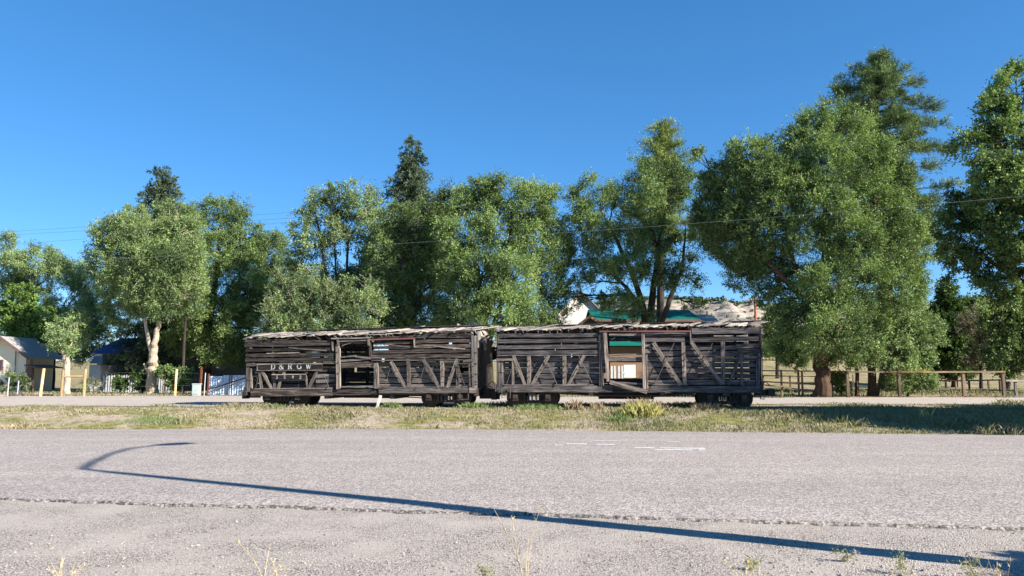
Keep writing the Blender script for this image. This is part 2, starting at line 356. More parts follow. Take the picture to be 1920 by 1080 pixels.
# ---------------------------------------------------------------- grass and small growth (nobody could count it)
def blades(x, y, h, wd, lean=.35, zoff=0.):
    n = len(x); z = gz(x, y)+zoff; a = RNG.uniform(0, 2*math.pi, n); l = RNG.normal(0, lean, (n, 2))
    bx, by = np.cos(a)*wd/2, np.sin(a)*wd/2
    p0 = np.stack([x-bx, y-by, z-.01], -1); p1 = np.stack([x+bx, y+by, z-.01], -1)
    q = np.stack([x+l[:, 0]*h, y+l[:, 1]*h, z+h], -1); mdx = np.stack([x+l[:, 0]*h*.35, y+l[:, 1]*h*.35, z+h*.6], -1)
    bb = np.stack([bx, by, bx*0], -1)*.75
    return np.stack([p0, p1, mdx+bb, q], 1).reshape(-1, 3), np.stack([p0, mdx+bb, q, mdx-bb], 1)
M['grass'] = leafmat('grass_blades', lin(166, 152, 128), lin(88, 102, 60), .2, .0)
def grass_field(name, x0, x1, y0f, y1f, n, hf, tf, keep, label, cat='grass', wd=.018):
    x = RNG.uniform(x0, x1, n); u = RNG.uniform(0, 1, n); y = y0f(x)*(1-u)+y1f(x)*u
    k = keep(x, y) > RNG.uniform(0, 1, n); x, y = x[k], y[k]
    h = hf(x, y)*RNG.uniform(.5, 1.5, len(x)); V, _ = blades(x, y, h, wd*RNG.uniform(.6, 1.5, len(x)), .45)
    t = np.clip(tf(x, y)+RNG.normal(0, .16, len(x)), 0, 1)
    return tag(npmesh(name, V, 4, M['grass'], t), label, cat, kind='stuff')
def patch(x, y, cx, cy, rx_, ry_): return np.exp(-((x-cx)/rx_)**2-((y-cy)/ry_)**2)
def bank_green(x, y):
    g = .15+.22*wob(x, y, 1.1)+.14*sstep(-2, 6, x)+.16*sstep(-9, -3, x)
    g = g+.6*patch(x, y, -11.2, 23.4, 1.2, .8)+.5*patch(x, y, 4.1, 23.0, .8, .6)+.12*sstep(7, 10, x)
    return g-.35*patch(x, y, -13.5, 25, 1.5, 1.3)-.2*sstep(-9, -14, x)
def bank_keep(x, y):
    k = .34+.42*wob(x*1.3, y*1.7, 2.6)+.25*wob(x, y, .8)-.22*sstep(-6, -13, x)+.28*sstep(6, 12, x)
    e = sstep(0, .25, y-far_edge(x)); return np.clip(k, .06, 1)*e
grass_field('grass', -24, 24, lambda x: far_edge(x)+.02, lambda x: far_edge(x)*0+27.6, 150000,
    lambda x, y: .045+.03*sstep(-4, 6, x)+.13*np.clip(wob(x, y, 3.1)-.15, 0, 1)*np.clip((27-y)/3, .25, 1), bank_green, bank_keep, 'short dry and green grass growing on the bank beside the road')
grass_field('grass', -24, 24, lambda x: x*0+26.4, lambda x: np.where(x < -9, 29.6, 31.6), 42000,
    lambda x, y: .055+.12*np.clip(wob(x, y, 2)-.1, 0, 1), lambda x, y: .45+.2*wob(x, y, 1.3), lambda x, y: np.clip(.4+.5*wob(x, y, 2.), 0, 1), 'thin green grass growing around the wheels of the rail cars')
grass_field('grass', -40, 40, lambda x: np.where(x < 0, 42.3, 39.9), lambda x: x*0+56, 60000,
    lambda x, y: .10+.06*np.clip(wob(x, y, 1), 0, 1), lambda x, y: .55+.35*wob(x, y, .5), lambda x, y: np.clip(.5+.5*wob(x, y, .7), .05, 1), 'yard grass growing beyond the dirt road', wd=.04)
# ---------------------------------------------------------------- the two stock cars
TZ = .38          # rail level
FN = (0, -1, 0)
class Car:
    def __init__(s, A, B, label, wood_, depth=2.25, group='derelict wooden stock cars'):
        s.A = Vector((A[0], A[1], TZ)); d = Vector((B[0]-A[0], B[1]-A[1], 0)); s.L = d.length; s.u = d.normalized()
        s.n = Vector((-s.u.y, s.u.x, 0)); s.W = depth; s.wood = wood_
        s.root = tag(empty('stock_car', s.A, math.atan2(s.u.y, s.u.x)), label, 'stock car', group)
    def C(s, px, py, off=0.):
        """photo point -> local point on the side plane pushed `off` towards the viewer"""
        a, b = ray(px, py); o = s.A-s.n*off
        # (a t, t) = o + u*k
        t = (o.x*s.u.y-o.y*s.u.x)/(a*s.u.y-s.u.x); k = (a*t-o.x)*s.u.x+(t-o.y)*s.u.y
        return Vector((k, -off, CAMZ+b*t-TZ))
    def m(s, wpx, px): return wpx*(s.A+s.u*s.C(px, 700).x).y/FPX
    def pl(s, mb, x0, y0, x1, y1, wpx, off, th, **kw):
        if kw.pop('ragged', 0):
            n = max(1, round(abs(x1-x0)/random.uniform(100, 220))); cut = sorted([0, 1]+[random.uniform(.15, .85) for _ in range(n-1)])
            for u, v in zip(cut, cut[1:]):
                t0 = min(1, max(0, kw.get('tint', .5)+random.gauss(0, .16))); dy = random.gauss(0, .35)
                s.pl(mb, x0+(x1-x0)*u, y0+(y1-y0)*u+dy, x0+(x1-x0)*v-random.choice([.2, .4, 1.2]), y0+(y1-y0)*v+dy+random.gauss(0, .3), wpx*random.uniform(.88, 1.02), off+random.uniform(0, .012), th, tint=t0, jit=.009, seg=4)
            return
        a = s.C(x0, y0, off); b = s.C(x1, y1, off); mb.board(a, b, s.m(wpx, (x0+x1)/2), th, FN, **kw)
    def piece(s, name, x0, y0, x1, y1, wpx, off, th, mat=None, **kw):
        mb = MB(); s.pl(mb, x0, y0, x1, y1, wpx, off, th, **kw); return mb.build(name, mat or s.wood, s.root, True)
    def rod(s, name, pts, off, r=.011, mat=None):
        mb = MB(); mb.tube([s.C(x, y, off) for x, y in pts], r, 6); return mb.build(name, mat or M['iron_light'], s.root, True)
    def bolts(s, par_mb_mat, pts, off):
        mb = MB()
        for x, y in pts: c = s.C(x, y, off); mb.tube([c, c+Vector((0, -.02, 0))], .022, 6)
        return mb.build('bolt_heads', M['iron'], s.root, True)
def slat_wall(x0, x1, y, z0, z1, pitch, wd, th, nrm, skip=(), holes=(), broken=.0, studs=None, tint=None, chips=0):
    mb = MB(); z = z0+wd/2; k = 0
    while z < z1:
        if k not in skip:
            runs = [(x0, x1)]
            for (hx0, hx1, hz0, hz1) in holes:
                if hz0 < z < hz1:
                    runs = [r for a, b in runs for r in ((a, min(b, hx0)), (max(a, hx1), b)) if r[1]-r[0] > .08]
            for a, b in runs:
                cuts = [a]
                while b-cuts[-1] > (4. if not chips else 1.2): cuts.append(cuts[-1]+(random.uniform(2.2, 3.6) if not chips else random.uniform(.35, 1.6)))
                cuts.append(b)
                for c0, c1 in zip(cuts, cuts[1:]):
                    if random.random() < chips: c1 -= random.uniform(.03, .14)
                    if random.random() < broken: c1 = c0+(c1-c0)*random.uniform(.5, .85)
                    mb.board((c0, y, z+random.uniform(-.006, .006)), (c1-.005, y, z+random.uniform(-.006, .006)), wd*random.uniform(.94, 1.04), th, nrm, jit=.004, tint=tint and random.uniform(*tint))
        z += pitch; k += 1
    return mb
def wheel_set(car, xc, front=True):
    """archbar truck centred xc along the car: wheels, side frames, springs, bolster"""
    R = car.root; H = .34; wb = .585; ts = []
    for y in (.25, 1.75):
        tr = MB()
        tr.board((xc-.86, y, .55), (xc+.86, y, .55), .07, .10, FN, tint=.6, seg=2, jit=.002)
        tr.board((xc-.86, y, .50), (xc-.28, y, .18), .06, .10, FN, tint=.5, seg=2, jit=.002)
        tr.board((xc-.28, y, .18), (xc+.28, y, .18), .06, .10, FN, tint=.5, seg=2, jit=.002)
        tr.board((xc+.28, y, .18), (xc+.86, y, .50), .06, .10, FN, tint=.5, seg=2, jit=.002)
        tr.board((xc-.28, y, .20), (xc-.28, y, .55), .08, .09, FN, tint=.5, seg=1)
        tr.board((xc+.28, y, .20), (xc+.28, y, .55), .08, .09, FN, tint=.5, seg=1)
        ts.append(tr.build('truck_frame', M['iron'], R, True))
    t = ts[0]; b = MB(); b.box((xc, 1.05, .52), (.26, 1.9, .18)); b.build('bolster', M['wood_grey'], R, True)
    for y, tq in zip((.22, 1.76), ts):
        sp = MB()
        for dx in (-.15, 0, .15):
            pts = [(xc+dx+.05*math.cos(a), y+.05*math.sin(a), .22+.2*a/25.1) for a in np.linspace(0, 25.1, 40)]
            sp.tube(pts, .012, 5, tint=.9)
        sp.build('springs', M['iron_light'], tq, True)
    for sx in (-wb, wb):
        for y in (.36, 1.47):
            w_ = MB(); n = 28; prof = [(0, -.09), (.07, -.09), (.09, -.05), (.24, -.03), (.28, -.05), (.33, -.05), (.335, .035), (.36, .04), (.36, .065), (.28, .07), (.0, .06)]
            if y > 1: prof = [(r, -z) for r, z in prof]
            vs = []; fs = []
            for k in range(n):
                a = 2*math.pi*k/n
                for r, z in prof: vs.append((xc+sx+r*math.cos(a), y+z, H+r*math.sin(a)))
            q = len(prof)
            for k in range(n):
                for j in range(q-1): fs.append((k*q+j, ((k+1) % n)*q+j, ((k+1) % n)*q+j+1, k*q+j+1))
            w_.add(vs, fs, .5); w_.build('wheel', M['iron'], R, True)
        for y, tq in zip((.10, 1.86), ts): jb = MB(); jb.box((xc+sx, y, H+.02), (.2, .2, .24)); jb.box((xc+sx, y-.11*(1 if y < 1 else -1), H+.06), (.16, .03, .14), tint=.9); jb.build('journal_box', M['iron'], tq, True)
        ax = MB(); ax.tube([(xc+sx, .1, H), (xc+sx, 1.9, H)], .055, 8); ax.build('axle', M['iron'], R, True)
    return t
def common(car, VS, VE, door, cap, tr_px, mats, far_door, lower_z1):
    """floor, far wall, ends, sills and trucks. VS sill top height, VE eave height, door (x0,x1)"""
    R = car.root; L = car.L; W = car.W; Wd = car.wood
    fl = MB()
    for x in np.arange(.1, L-.1, .2): fl.board((x, .05, VS-.06), (x, W-.05, VS-.06), .17, .05, (0, 0, 1), seg=1)
    fl.build('floor', Wd, R, True)
    fw = slat_wall(0, L, W, VS+.02, VE+.04, .2, .196, .03, FN, holes=far_door, broken=.02, chips=.3) if car is LC else slat_wall(0, L*.74, W, VS+.02, VE+.04, .2, .188, .03, FN, holes=far_door, broken=.02, chips=.12)
    if car is not LC: f2 = slat_wall(L*.74, L, W, VS+.02, VE+.08, .2, .178, .03, FN); fw.v += [v for v in f2.v]; o_ = len(fw.v)-len(f2.v); fw.f += [tuple(i+o_ for i in f) for f in f2.f]; fw.t += f2.t; fw.g += f2.g
    fw.build('far_side_wall', Wd, R, True)
    for x in np.arange(.2, L, .95):
        if not any(a < x < b for a, b, c, d in far_door): st = MB(); st.board((x, W-.04, VS), (x, W-.04, car.ve(x)), .1, .05, FN, seg=3); st.build('stud', Wd, R, True)
    us = MB()
    for y in (.55, .95, 1.35, 1.75): us.board((0.05, y, VS-.19), (L-.05, y, VS-.19), .18, .1, FN, jit=.004)
    us.build('centre_sills', Wd, R, True)
    fs = MB(); fs.board((0, W+.03, VS-.12), (L, W+.03, VS-.12), .24, .12, FN); fs.build('far_side_sill', Wd, R, True)
    for x, nm in ((0., -1), (L, 1)):
        e = MB()
        for y in np.arange(.09, W-.02, .155):
            top = car.ve(x)+.02-(.35*random.random() if cap == nm and y < .9 else 0)
            e.board((x+nm*.02, y, VS-.02), (x+nm*.02, y, top), .143, .03, (nm, 0, 0), jit=.005)
        e.build('end_wall', Wd, R, True)
        es = MB(); es.board((x+nm*.06, -.05, VS-.12), (x+nm*.06, W+.05, VS-.12), .26, .14, (nm, 0, 0), seg=4); es.build('end_sill', Wd, R, True)
        cp = MB()      # drawbar, knuckle, uncoupling lever
        cp.box((x+nm*.2, W/2, VS-.28), (.5, .16, .2)); cp.box((x+nm*.5, W/2-.05, VS-.28), (.18, .28, .26)); cp.box((x+nm*.62, W/2+.08, VS-.28), (.14, .1, .24))
        cpo = cp.build('coupler', M['iron'], R, True)
        lv = MB(); lv.tube([(x+nm*.12, .1, VS+.02), (x+nm*.16, .7, VS+.04), (x+nm*.34, .95, VS+.1), (x+nm*.48, 1.05, VS-.02)], .014, 6); lv.build('uncoupling_lever', M['iron'], R, True)
    for px in tr_px:
        xc = car.C(px, 750, -.3).x; wheel_set(car, xc)
    # truss rods and queen posts
    xm = L*.5
    for y in (.12, .75, 1.5, 2.1):
        tr = MB(); tr.tube([(.9, y, VS-.16), (xm-1.25, y, .28+.16), (xm+1.25, y, .28+.16), (L-.9, y, VS-.16)], .016, 6); tr.build('truss_rod', M['iron_light'], R, True)
    for x in (xm-1.25, xm+1.25):
        q = MB(); q.box((x, W/2, VS-.30), (.16, W-.1, .14))
        for y in (.12, .75, 1.5, 2.1): q.board((x, y-.04, VS-.34), (x, y-.04, .44), .10, .08, FN, tint=.5, seg=1)
        q.build('queen_posts', M['wood_mid'], R, True)
    for y, z0, hh in ((.35, .62, .24), (1.2, .55, .3)):
        ub = MB(); ub.board((xm-1.0, y, z0-.12), (xm+1.0, y, z0-.12), hh, .12, FN, jit=.01, tint=.3); ub.build('brake_beam', M['wood_brown'], R, True)
    for y in (.2, 1.9):
        br_ = MB(); br_.tube([(xm-2.6, y, VS-.3), (xm-.9, y, .42), (xm+.9, y, .40), (xm+2.5, y, VS-.34)], .022, 6); br_.build('brake_rod', M['iron'], R, True)
    bc = MB(); bc.tube([(xm-.5, W/2, .62-.1), (xm+.35, W/2, .52)], .16, 14); bc.build('brake_cylinder', M['iron'], R, True)
def roof(car, VE, rise, over, pale, messy, gaps=(), lean=.25):
    R = car.root; L = car.L; W = car.W; rb = MB(); x = -.04; ve = car.ve
    while x < L+.04:
        wd = random.uniform(.11, .17); v = ve(x)
        if not any(a < x < b for a, b in gaps):
            dx = min(random.gauss(lean, .08)*messy, max(0., x*.8)); up = abs(random.gauss(0, .03))*messy
            rt = Vector((x+dx+.02, W/2, v+rise+.03+up*.5)); ev = Vector((x-dx*.9, -over-random.uniform(0, .07)*messy, v+.03+up))
            if x > .4 and random.random() < .38*messy: ev = ev.lerp(rt, random.uniform(.08, .45))
            rb.board(ev, rt, wd*.96, .022, (0, -.2, 1), seg=2, jit=.008, tint=random.uniform(.2, 1))
        rt = Vector((x, W/2, v+rise+.03)); rb.board(rt, (x, W+.12, v+.03), wd*.96, .022, (0, .2, 1), seg=1, tint=random.uniform(.2, 1))
        x += wd+.008
    o = rb.build('roof', pale, R, True); ra = MB()
    for x in np.arange(.1, L, .75):
        v = ve(x); ra.board((x, 0.05, v-.02), (x, W/2, v+rise-.02), .1, .05, (1, 0, 0), seg=1); ra.board((x, W/2, v+rise-.02), (x, W, v-.02), .1, .05, (1, 0, 0), seg=1)
    ra.board((0, W/2-.03, ve(0)+rise-.07), (L, W/2-.03, ve(L)+rise-.07), .12, .05, FN)
    ra.build('rafters', car.wood, R, True); return o
def text_obj(body, size, mat, parent, loc, sx=1., spacing=1.):
    cu = bpy.data.curves.new('lettering', 'FONT'); cu.body = body; cu.size = size; cu.extrude = .002; cu.align_x = 'CENTER'; cu.space_character = spacing; cu.offset = .004
    o = bpy.data.objects.new('lettering', cu); COL.objects.link(o); dg = bpy.context.evaluated_depsgraph_get()
    me = bpy.data.meshes.new_from_object(o.evaluated_get(dg)); bpy.data.objects.remove(o)
    me.materials.clear(); me.materials.append(mat); at = me.attributes.new('tint', 'FLOAT', 'POINT'); at.data.foreach_set('value', [.8]*len(me.vertices))
    m = bpy.data.objects.new('lettering', me); COL.objects.link(m); m.parent = parent; m.location = loc; m.rotation_euler = (math.pi/2, 0, 0); m.scale = (sx, 1, 1); return m
def serif(mb, strokes, x, z, h, y):
    """stencil-like serif letter from strokes ((x0,z0,x1,z1,w) in letter units of height 1)"""
    for (a, b, c, d, w_) in strokes:
        mb.board((x+a*h, y, z+b*h), (x+c*h, y, z+d*h), w_*h, .004, FN, seg=max(1, 1), jit=.0035, tint=random.uniform(.55, 1))
def arc(cx, cz, rx_, rz, a0, a1, n, w_):
    p = [(cx+rx_*math.cos(math.radians(a)), cz+rz*math.sin(math.radians(a))) for a in np.linspace(a0, a1, n+1)]
    return [(p[i][0], p[i][1], p[i+1][0], p[i+1][1], w_) for i in range(n)]
LT = {
 'D': [(.15, 0, .15, 1, .17), (0, .97, .4, .97, .06), (0, .03, .4, .03, .06)]+arc(.38, .5, .38, .46, 85, -85, 8, .16),
 '&': arc(.38, .74, .17, .22, -60, 250, 8, .1)+[(.25, .62, .85, .02, .15)]+arc(.36, .27, .28, .25, 130, 330, 7, .12)+[(.6, .16, .85, .5, .07)],
 'R': [(.15, 0, .15, 1, .17), (0, .97, .4, .97, .06), (0, .03, .3, .03, .06), (.15, .5, .45, .5, .07), (.42, .5, .72, .03, .17), (.65, .03, .85, .03, .06)]+arc(.4, .74, .26, .23, 90, -90, 6, .14),
 'G': arc(.45, .5, .38, .46, 50, 330, 10, .15)+[(.76, .05, .76, .42, .15), (.6, .42, .9, .42, .06), (.72, .7, .72, .95, .06)],
 'W': [(.12, 1, .36, .02, .17), (.36, .02, .56, .9, .07), (.5, 1, .74, .02, .17), (.74, .02, 1, .98, .07), (0, .98, .28, .98, .06), (.4, .98, .64, .98, .06), (.88, .98, 1.12, .98, .06)],
 '5': [(.2, .95, .62, .95, .12), (.2, .95, .17, .55, .08)]+arc(.34, .32, .27, .28, 130, -150, 7, .13),
 '9': arc(.36, .68, .24, .27, 0, 360, 9, .12)+arc(.2, .66, .4, .62, 0, -70, 4, .12),
 '2': arc(.34, .72, .24, .24, 160, -30, 6, .12)+[(.54, .6, .1, .06, .1), (.08, .05, .66, .05, .12)],
}
# ---- left car
LC = Car((P(461.5, 700, 29.3).x, 29.3), (P(893, 700, 28.2).x, 28.2), 'dark brown wooden stock car with faded white D & R G W lettering', M['wood_brown'])
R_ = LC.root; C = LC.C
VS = C(680, 729).z; VE0, VE1 = C(470, 637).z, C(886, 623.5).z; LC.ve = lambda x: VE0_L+(VE1_L-VE0_L)*x/LC.L; VE0_L, VE1_L = VE0, VE1; VE = (VE0+VE1)/2
b_ = MB()
for a in [(776, 624.5, 888, 620.5, 4.5), (700, 635, 776, 631, 6), (460, 640, 540, 640, 6.5), (540, 640, 626, 642.5, 6), (458, 647.3, 624, 645, 8.5), (461, 656.8, 626, 653.6, 7), (460, 667, 627, 664.5, 7.6), (459, 676.3, 628, 674.6, 8.3),
          (776, 630.5, 888, 629.5, 9), (700, 644, 776, 643, 5.5), (700, 651.5, 776, 650, 7), (778, 641, 887, 638.5, 7.5), (777, 649.5, 887, 648, 7.2), (697, 660.2, 888, 657.5, 7.8), (697, 669, 888, 667.5, 8)]:
    LC.pl(b_, *a[:4], a[4]*.89, .05, .035, tint=.28 if a[0] < 640 else .55, ragged=1)
b_.build('side_boards', M['wood_brown'], R_, True)
iw = slat_wall(.05, C(630, 700).x, .06, VS+.02, C(560, 684).z, .2, .154, .03, FN, tint=(.15, .55))
iw2 = slat_wall(C(704, 700).x, LC.L-.05, .06, VS+.02, C(800, 677).z, .2, .154, .03, FN, tint=(.2, .9), broken=.12)
iw.build('inner_slats', M['wood_brown'], R_, True); iw2.build('inner_slats', M['wood_mid'], R_, True)
common(LC, VS, VE, None, 1, (535, 836), None, [(C(665, 700).x, C(695, 700).x, VS+1.5, VS+1.75)], 0)
roof(LC, VE, .27, .05, M['wood_pale'], 1.6, gaps=[(3.1, 3.3), (4.2, 4.35)])
T_ = 1.
for a in [(464.5, 682, 465, 735, 6), (470, 690, 470.5, 728, 3), (486.6, 697, 490, 729.8, 4.5), (513, 697, 514.8, 729, 5), (571.9, 695.5, 575.5, 727, 2.4),
          (765.3, 673, 766.2, 727, 6.5), (828.6, 673, 829.1, 726, 6.5), (857.6, 677, 857.6, 724, 5), (880.5, 681, 880.8, 724, 2.6)]:
    LC.piece('side_post', *a, .055, .09, M['wood_mid'], jit=.004)
for a in [(491, 695.5, 508.6, 729, 5), (535.9, 690.5, 520, 729, 5), (594.8, 694, 578, 729, 5), (732.8, 678, 760, 727, 6.2), (793.4, 673, 823.3, 727, 6.2), (857, 673, 838.3, 727, 6)]:
    LC.piece('diagonal_brace', *a, .075, .07, M['wood_mid'], jit=.004)
for p in [[(484, 706), (479, 729)], [(609, 706), (617, 727)], [(731, 692), (721, 727)], [(795.5, 687), (783.5, 727)], [(857, 680), (871, 722)]]: LC.rod('tie_rod', p, .12, .010)
LC.piece('side_sill', 470, 736.5, 622, 735.5, 13, .06, .14, M['wood_brown'], tint=.8)
LC.piece('side_sill', 711, 732.5, 879, 732, 9.5, .06, .14, M['wood_mid'], tint=.35)
LC.piece('side_sill', 620, 733.5, 712, 733.5, 9, .02, .12, M['wood_brown'], tint=.2)
LC.piece('sill_cap', 472, 729.3, 622, 728, 2.2, .075, .10, M['wood_pale'], tint=.25); LC.piece('sill_cap', 712, 726.5, 876, 725.3, 2, .075, .10, M['wood_pale'], tint=.15)
LC.piece('sill_block', 879.5, 731.5, 893, 731.5, 11, .075, .12, M['wood_mid'], tint=.8)
LC.piece('corner_post', 885.5, 629, 887.5, 737, 4.6, .07, .10, M['wood_pale'], tint=.2); LC.piece('corner_post', 891, 630, 892, 736, 4.2, .03, .08, M['wood_pale'], tint=.3)
LC.piece('belt_rail', 697, 675.6, 888, 674.2, 2, .07, .05, M['wood_mid']); LC.piece('belt_rail', 462, 682.6, 630, 681.2, 2, .06, .05, M['wood_mid'], tint=.3)
LC.piece('corner_board', 461.5, 684.5, 482, 684, 4, .09, .04, M['wood_mid'])
# lettering board with its trim
lb = MB(); LC.pl(lb, 481, 688.8, 604, 688, 11.4, .10, .03, tint=.4); lbo = lb.build('lettering_board', M['board_black'], R_, True)
tm = MB()
for a in [(481, 683.2, 604, 682.1, 1.1), (481, 694.6, 604, 693.9, 1.), (482, 683, 482, 694.5, 1.), (604, 682, 604, 694, 1.)]: LC.pl(tm, *a, .112, .02, tint=.9)
tm.build('board_trim', M['wood_mid'], lbo, True)
le = MB()
for ch, zx in (('D', 565), ('&', 712), ('R', 880), ('G', 1045), ('W', 1205)):
    p = C(450+zx/9.816, 615+(768-.012*zx)/9.816, .104); le = MB(); serif(le, LT[ch], p.x, p.z, .205 if ch != 'W' else .20, p.y); le.build('letter', M['letter'], lbo, True)
nb = MB(); LC.pl(nb, 510, 708, 573, 707.3, 12.5, .10, .025, tint=.5); nbo = nb.build('number_board', M['board_black'], R_, True)
tm = MB(); LC.pl(tm, 509.5, 702.4, 573, 701.6, 1.3, .112, .02, tint=1.); tm.build('board_trim', M['wood_pale'], nbo, True)
le = MB()
for ch, zx in (('5', 660), ('5', 800), ('9', 950), ('2', 1090)):
    p = C(450+zx/9.816, 615+933/9.816, .104); le = MB(); serif(le, LT[ch], p.x, p.z, .115, p.y); le.build('numeral', M['letter'], nbo, True)
for (y, tx, zx) in ((705.3, 'CAPY', 1490), (715, 'LD LMT', 1490)):
    pb = MB(); LC.pl(pb, 592, y, 628, y-.3, 6.2, -.035, .02, tint=.95); q = pb.build('data_board', M['wood_grey'], R_, True)
    p = C(602, y+2.2, .0); text_obj(tx, .125, M['letter_faint'], q, (p.x, -(-.037)-.004, p.z), 1.)
# doorway
LC.piece('door_post', 632.2, 646, 633.5, 729, 6, .09, .12, M['wood_mid'], tint=.9); LC.piece('door_post', 636.2, 652, 637, 728, 1.8, .10, .10, M['wood_pale'], tint=.6)
LC.piece('door_post', 704, 680, 706, 729, 8, .07, .12, M['wood_mid'], tint=.65); LC.piece('door_post', 693.5, 636, 694, 670, 4, .08, .08, M['wood_brown'], tint=.7)
LC.piece('door_post', 623, 641, 624, 658, 3, .09, .05, M['wood_mid'], tint=.9)
LC.piece('door_post', 633.2, 637, 634.2, 647, 3.5, .13, .07, M['wood_mid'], tint=.6); LC.piece('door_post', 690.5, 635, 691, 648, 4, .13, .07, M['wood_mid'], tint=.6)
LC.piece('door_rail', 636, 677, 697, 672.5, 3.2, .03, .08, M['wood_pale'], tint=.4, jit=.012); LC.piece('door_board', 636, 685.5, 699, 682.5, 9.5, .02, .03, M['wood_brown'], tint=.75)
LC.piece('door_sill', 636, 725.6, 700, 724.2, 2, .06, .2, M['wood_pale'], tint=.3)
LC.piece('door_header', 636, 644, 690, 641.8, 4.4, .01, .05, M['wood_brown'], tint=.7)
LC.piece('door_track', 620, 635, 694, 633.4, 2.2, .14, .04, M['wood_pale'], tint=.45); LC.piece('door_track', 634, 640, 689, 638, 2, .11, .03, M['wood_mid'])
LC.piece('door_track', 693, 637.2, 777, 634.3, 2.3, .13, .04, M['rust_red'], tint=.9); LC.piece('track_bracket', 776, 635, 776.5, 652, 2.4, .12, .06, M['wood_mid'], tint=1.)
LC.rod('step_strap', [(622, 739), (640, 740.5), (675, 740), (695, 738.5), (704, 733)], .16, .016)
for x0 in (862,): LC.rod('stirrup_step', [(x0, 738), (x0+.3, 749), (x0+16, 749), (x0+16, 738)], .12, .016)
for y in (660.5, 681.5, 701, 715, 720): LC.rod('grab_iron', [(889, y), (896, y)], .05, .012)
LC.rod('grab_iron', [(860, 701.5), (896, 700.5)], .14, .012); LC.rod('grab_iron', [(860, 682), (896, 681)], .14, .012); LC.rod('grab_iron', [(466, 708), (485, 704.5)], .14, .010)
for a in [(540, 652, 612, 657.5, 2.4), (812, 649, 872, 654.5, 2.6), (724, 646, 770, 651, 2), (637, 670, 668, 667, 2.2), (665, 668, 696, 671.5, 2.4), (500, 663, 560, 661.5, 1.6), (641, 648, 664, 641, 1.4)]: LC.piece('loose_board', *a, .075, .025, M['wood_mid'], tint=random.uniform(.3, .9), jit=.01)
LC.piece('loose_board', 868, 677.5, 889, 674.2, 4, .13, .04, M['wood_mid'], tint=.4)
# splintered roof pieces and the roof walk
def stick(car, name, p0, p1, wpx, off, th, mat, tint=.8):
    mb = MB(); mb.board(car.C(*p0, off), car.C(*p1, off), car.m(wpx, p0[0]), th, FN, seg=2, jit=.004, tint=tint); return mb.build(name, mat, car.root, True)
for p0, p1, wpx, off in [((572, 628), (579, 618.5), 2, -.9), ((856.5, 620), (860, 607.5), 6, -.9), ((866, 619), (872, 610.5), 2, -.9), ((776, 621), (783, 619), 2, -.6), ((583, 627), (600, 624), 2.2, -.8),
                         ((610, 626), (640, 630), 2.2, -.5), ((655, 624), (690, 627), 2, -.6), ((540, 628), (566, 624), 3, -.7), ((800, 623), (842, 619.5), 2.5, -.5), ((880, 617), (887, 626), 2, -.02), ((700, 628), (735, 622), 2.4, -.3), ((470, 634), (497, 629.5), 2.6, -.2)]:
    stick(LC, 'splintered_board', p0, p1, wpx, off, .03, M['wood_pale'])
def splinters(car, n, x0, x1, rise):
    for _ in range(n):
        x = random.uniform(x0, x1); f = random.random(); y = f*car.W*.5; z = car.ve(x)+.06+rise*f; a = random.uniform(-.5, .5); L_ = random.uniform(.3, .9); up = abs(random.gauss(0, .07))
        mb = MB(); mb.board((x, y, z), (x+L_*math.cos(a), y+L_*math.sin(a), z+up+rise*math.sin(a)*L_), random.uniform(.04, .13), .02, (0, -.3, 1), seg=2, jit=.008, tint=random.uniform(.6, 1)); mb.build('splintered_board', M['wood_pale'], car.root, True)
splinters(LC, 26, .3, LC.L-.9, .27)
rw = MB()
for dy in (0, .17, .34): rw.board((2.0+dy, LC.W/2-.25+dy, LC.ve(2)+.36), (LC.L+.42-dy*.5, LC.W/2-.25+dy, LC.ve(LC.L)+.34), .15, .025, (0, 0, 1), tint=.3)
rw.build('roof_walk', M['wood_grey'], R_, True)
VE = LC.ve(LC.L)
eb = MB()     # broken pale boards high on the end
for k, (y, l, dz, tn) in enumerate([(.06, .62, 0, .3), (.2, .5, -.03, .5), (.36, .42, .0, .25), (.55, .30, .05, .6), (.75, .45, .1, .2)]):
    eb.board((LC.L+.055, y, VE+.06+dz), (LC.L+.055+.03*k, y+.03, VE+.06+dz-l), .15, .025, (1, -.2, 0), tint=tn)
eb.board((LC.L+.10, .55, VE+.20), (LC.L+.42, 1.25, VE-.36), .15, .03, (1, -.8, .3), tint=.6); eb.board((LC.L+.18, .5, VE-.1), (LC.L+.24, .7, VE-.62), .12, .03, (1, -.6, 0), tint=.7)
eb.build('broken_end_board', M['wood_pale'], R_, True)
st_ = MB(); a = P(713.6, 741, 28.3); b2 = P(705.5, 767.5, 27.9); st_.board(a, b2, .10, .04, (0, -1, .3), tint=.9, seg=2)
tag(st_.build('leaning_plank', M['wood_pale']), 'pale loose plank leaning from the ground against the sill below the left doorway', 'plank')
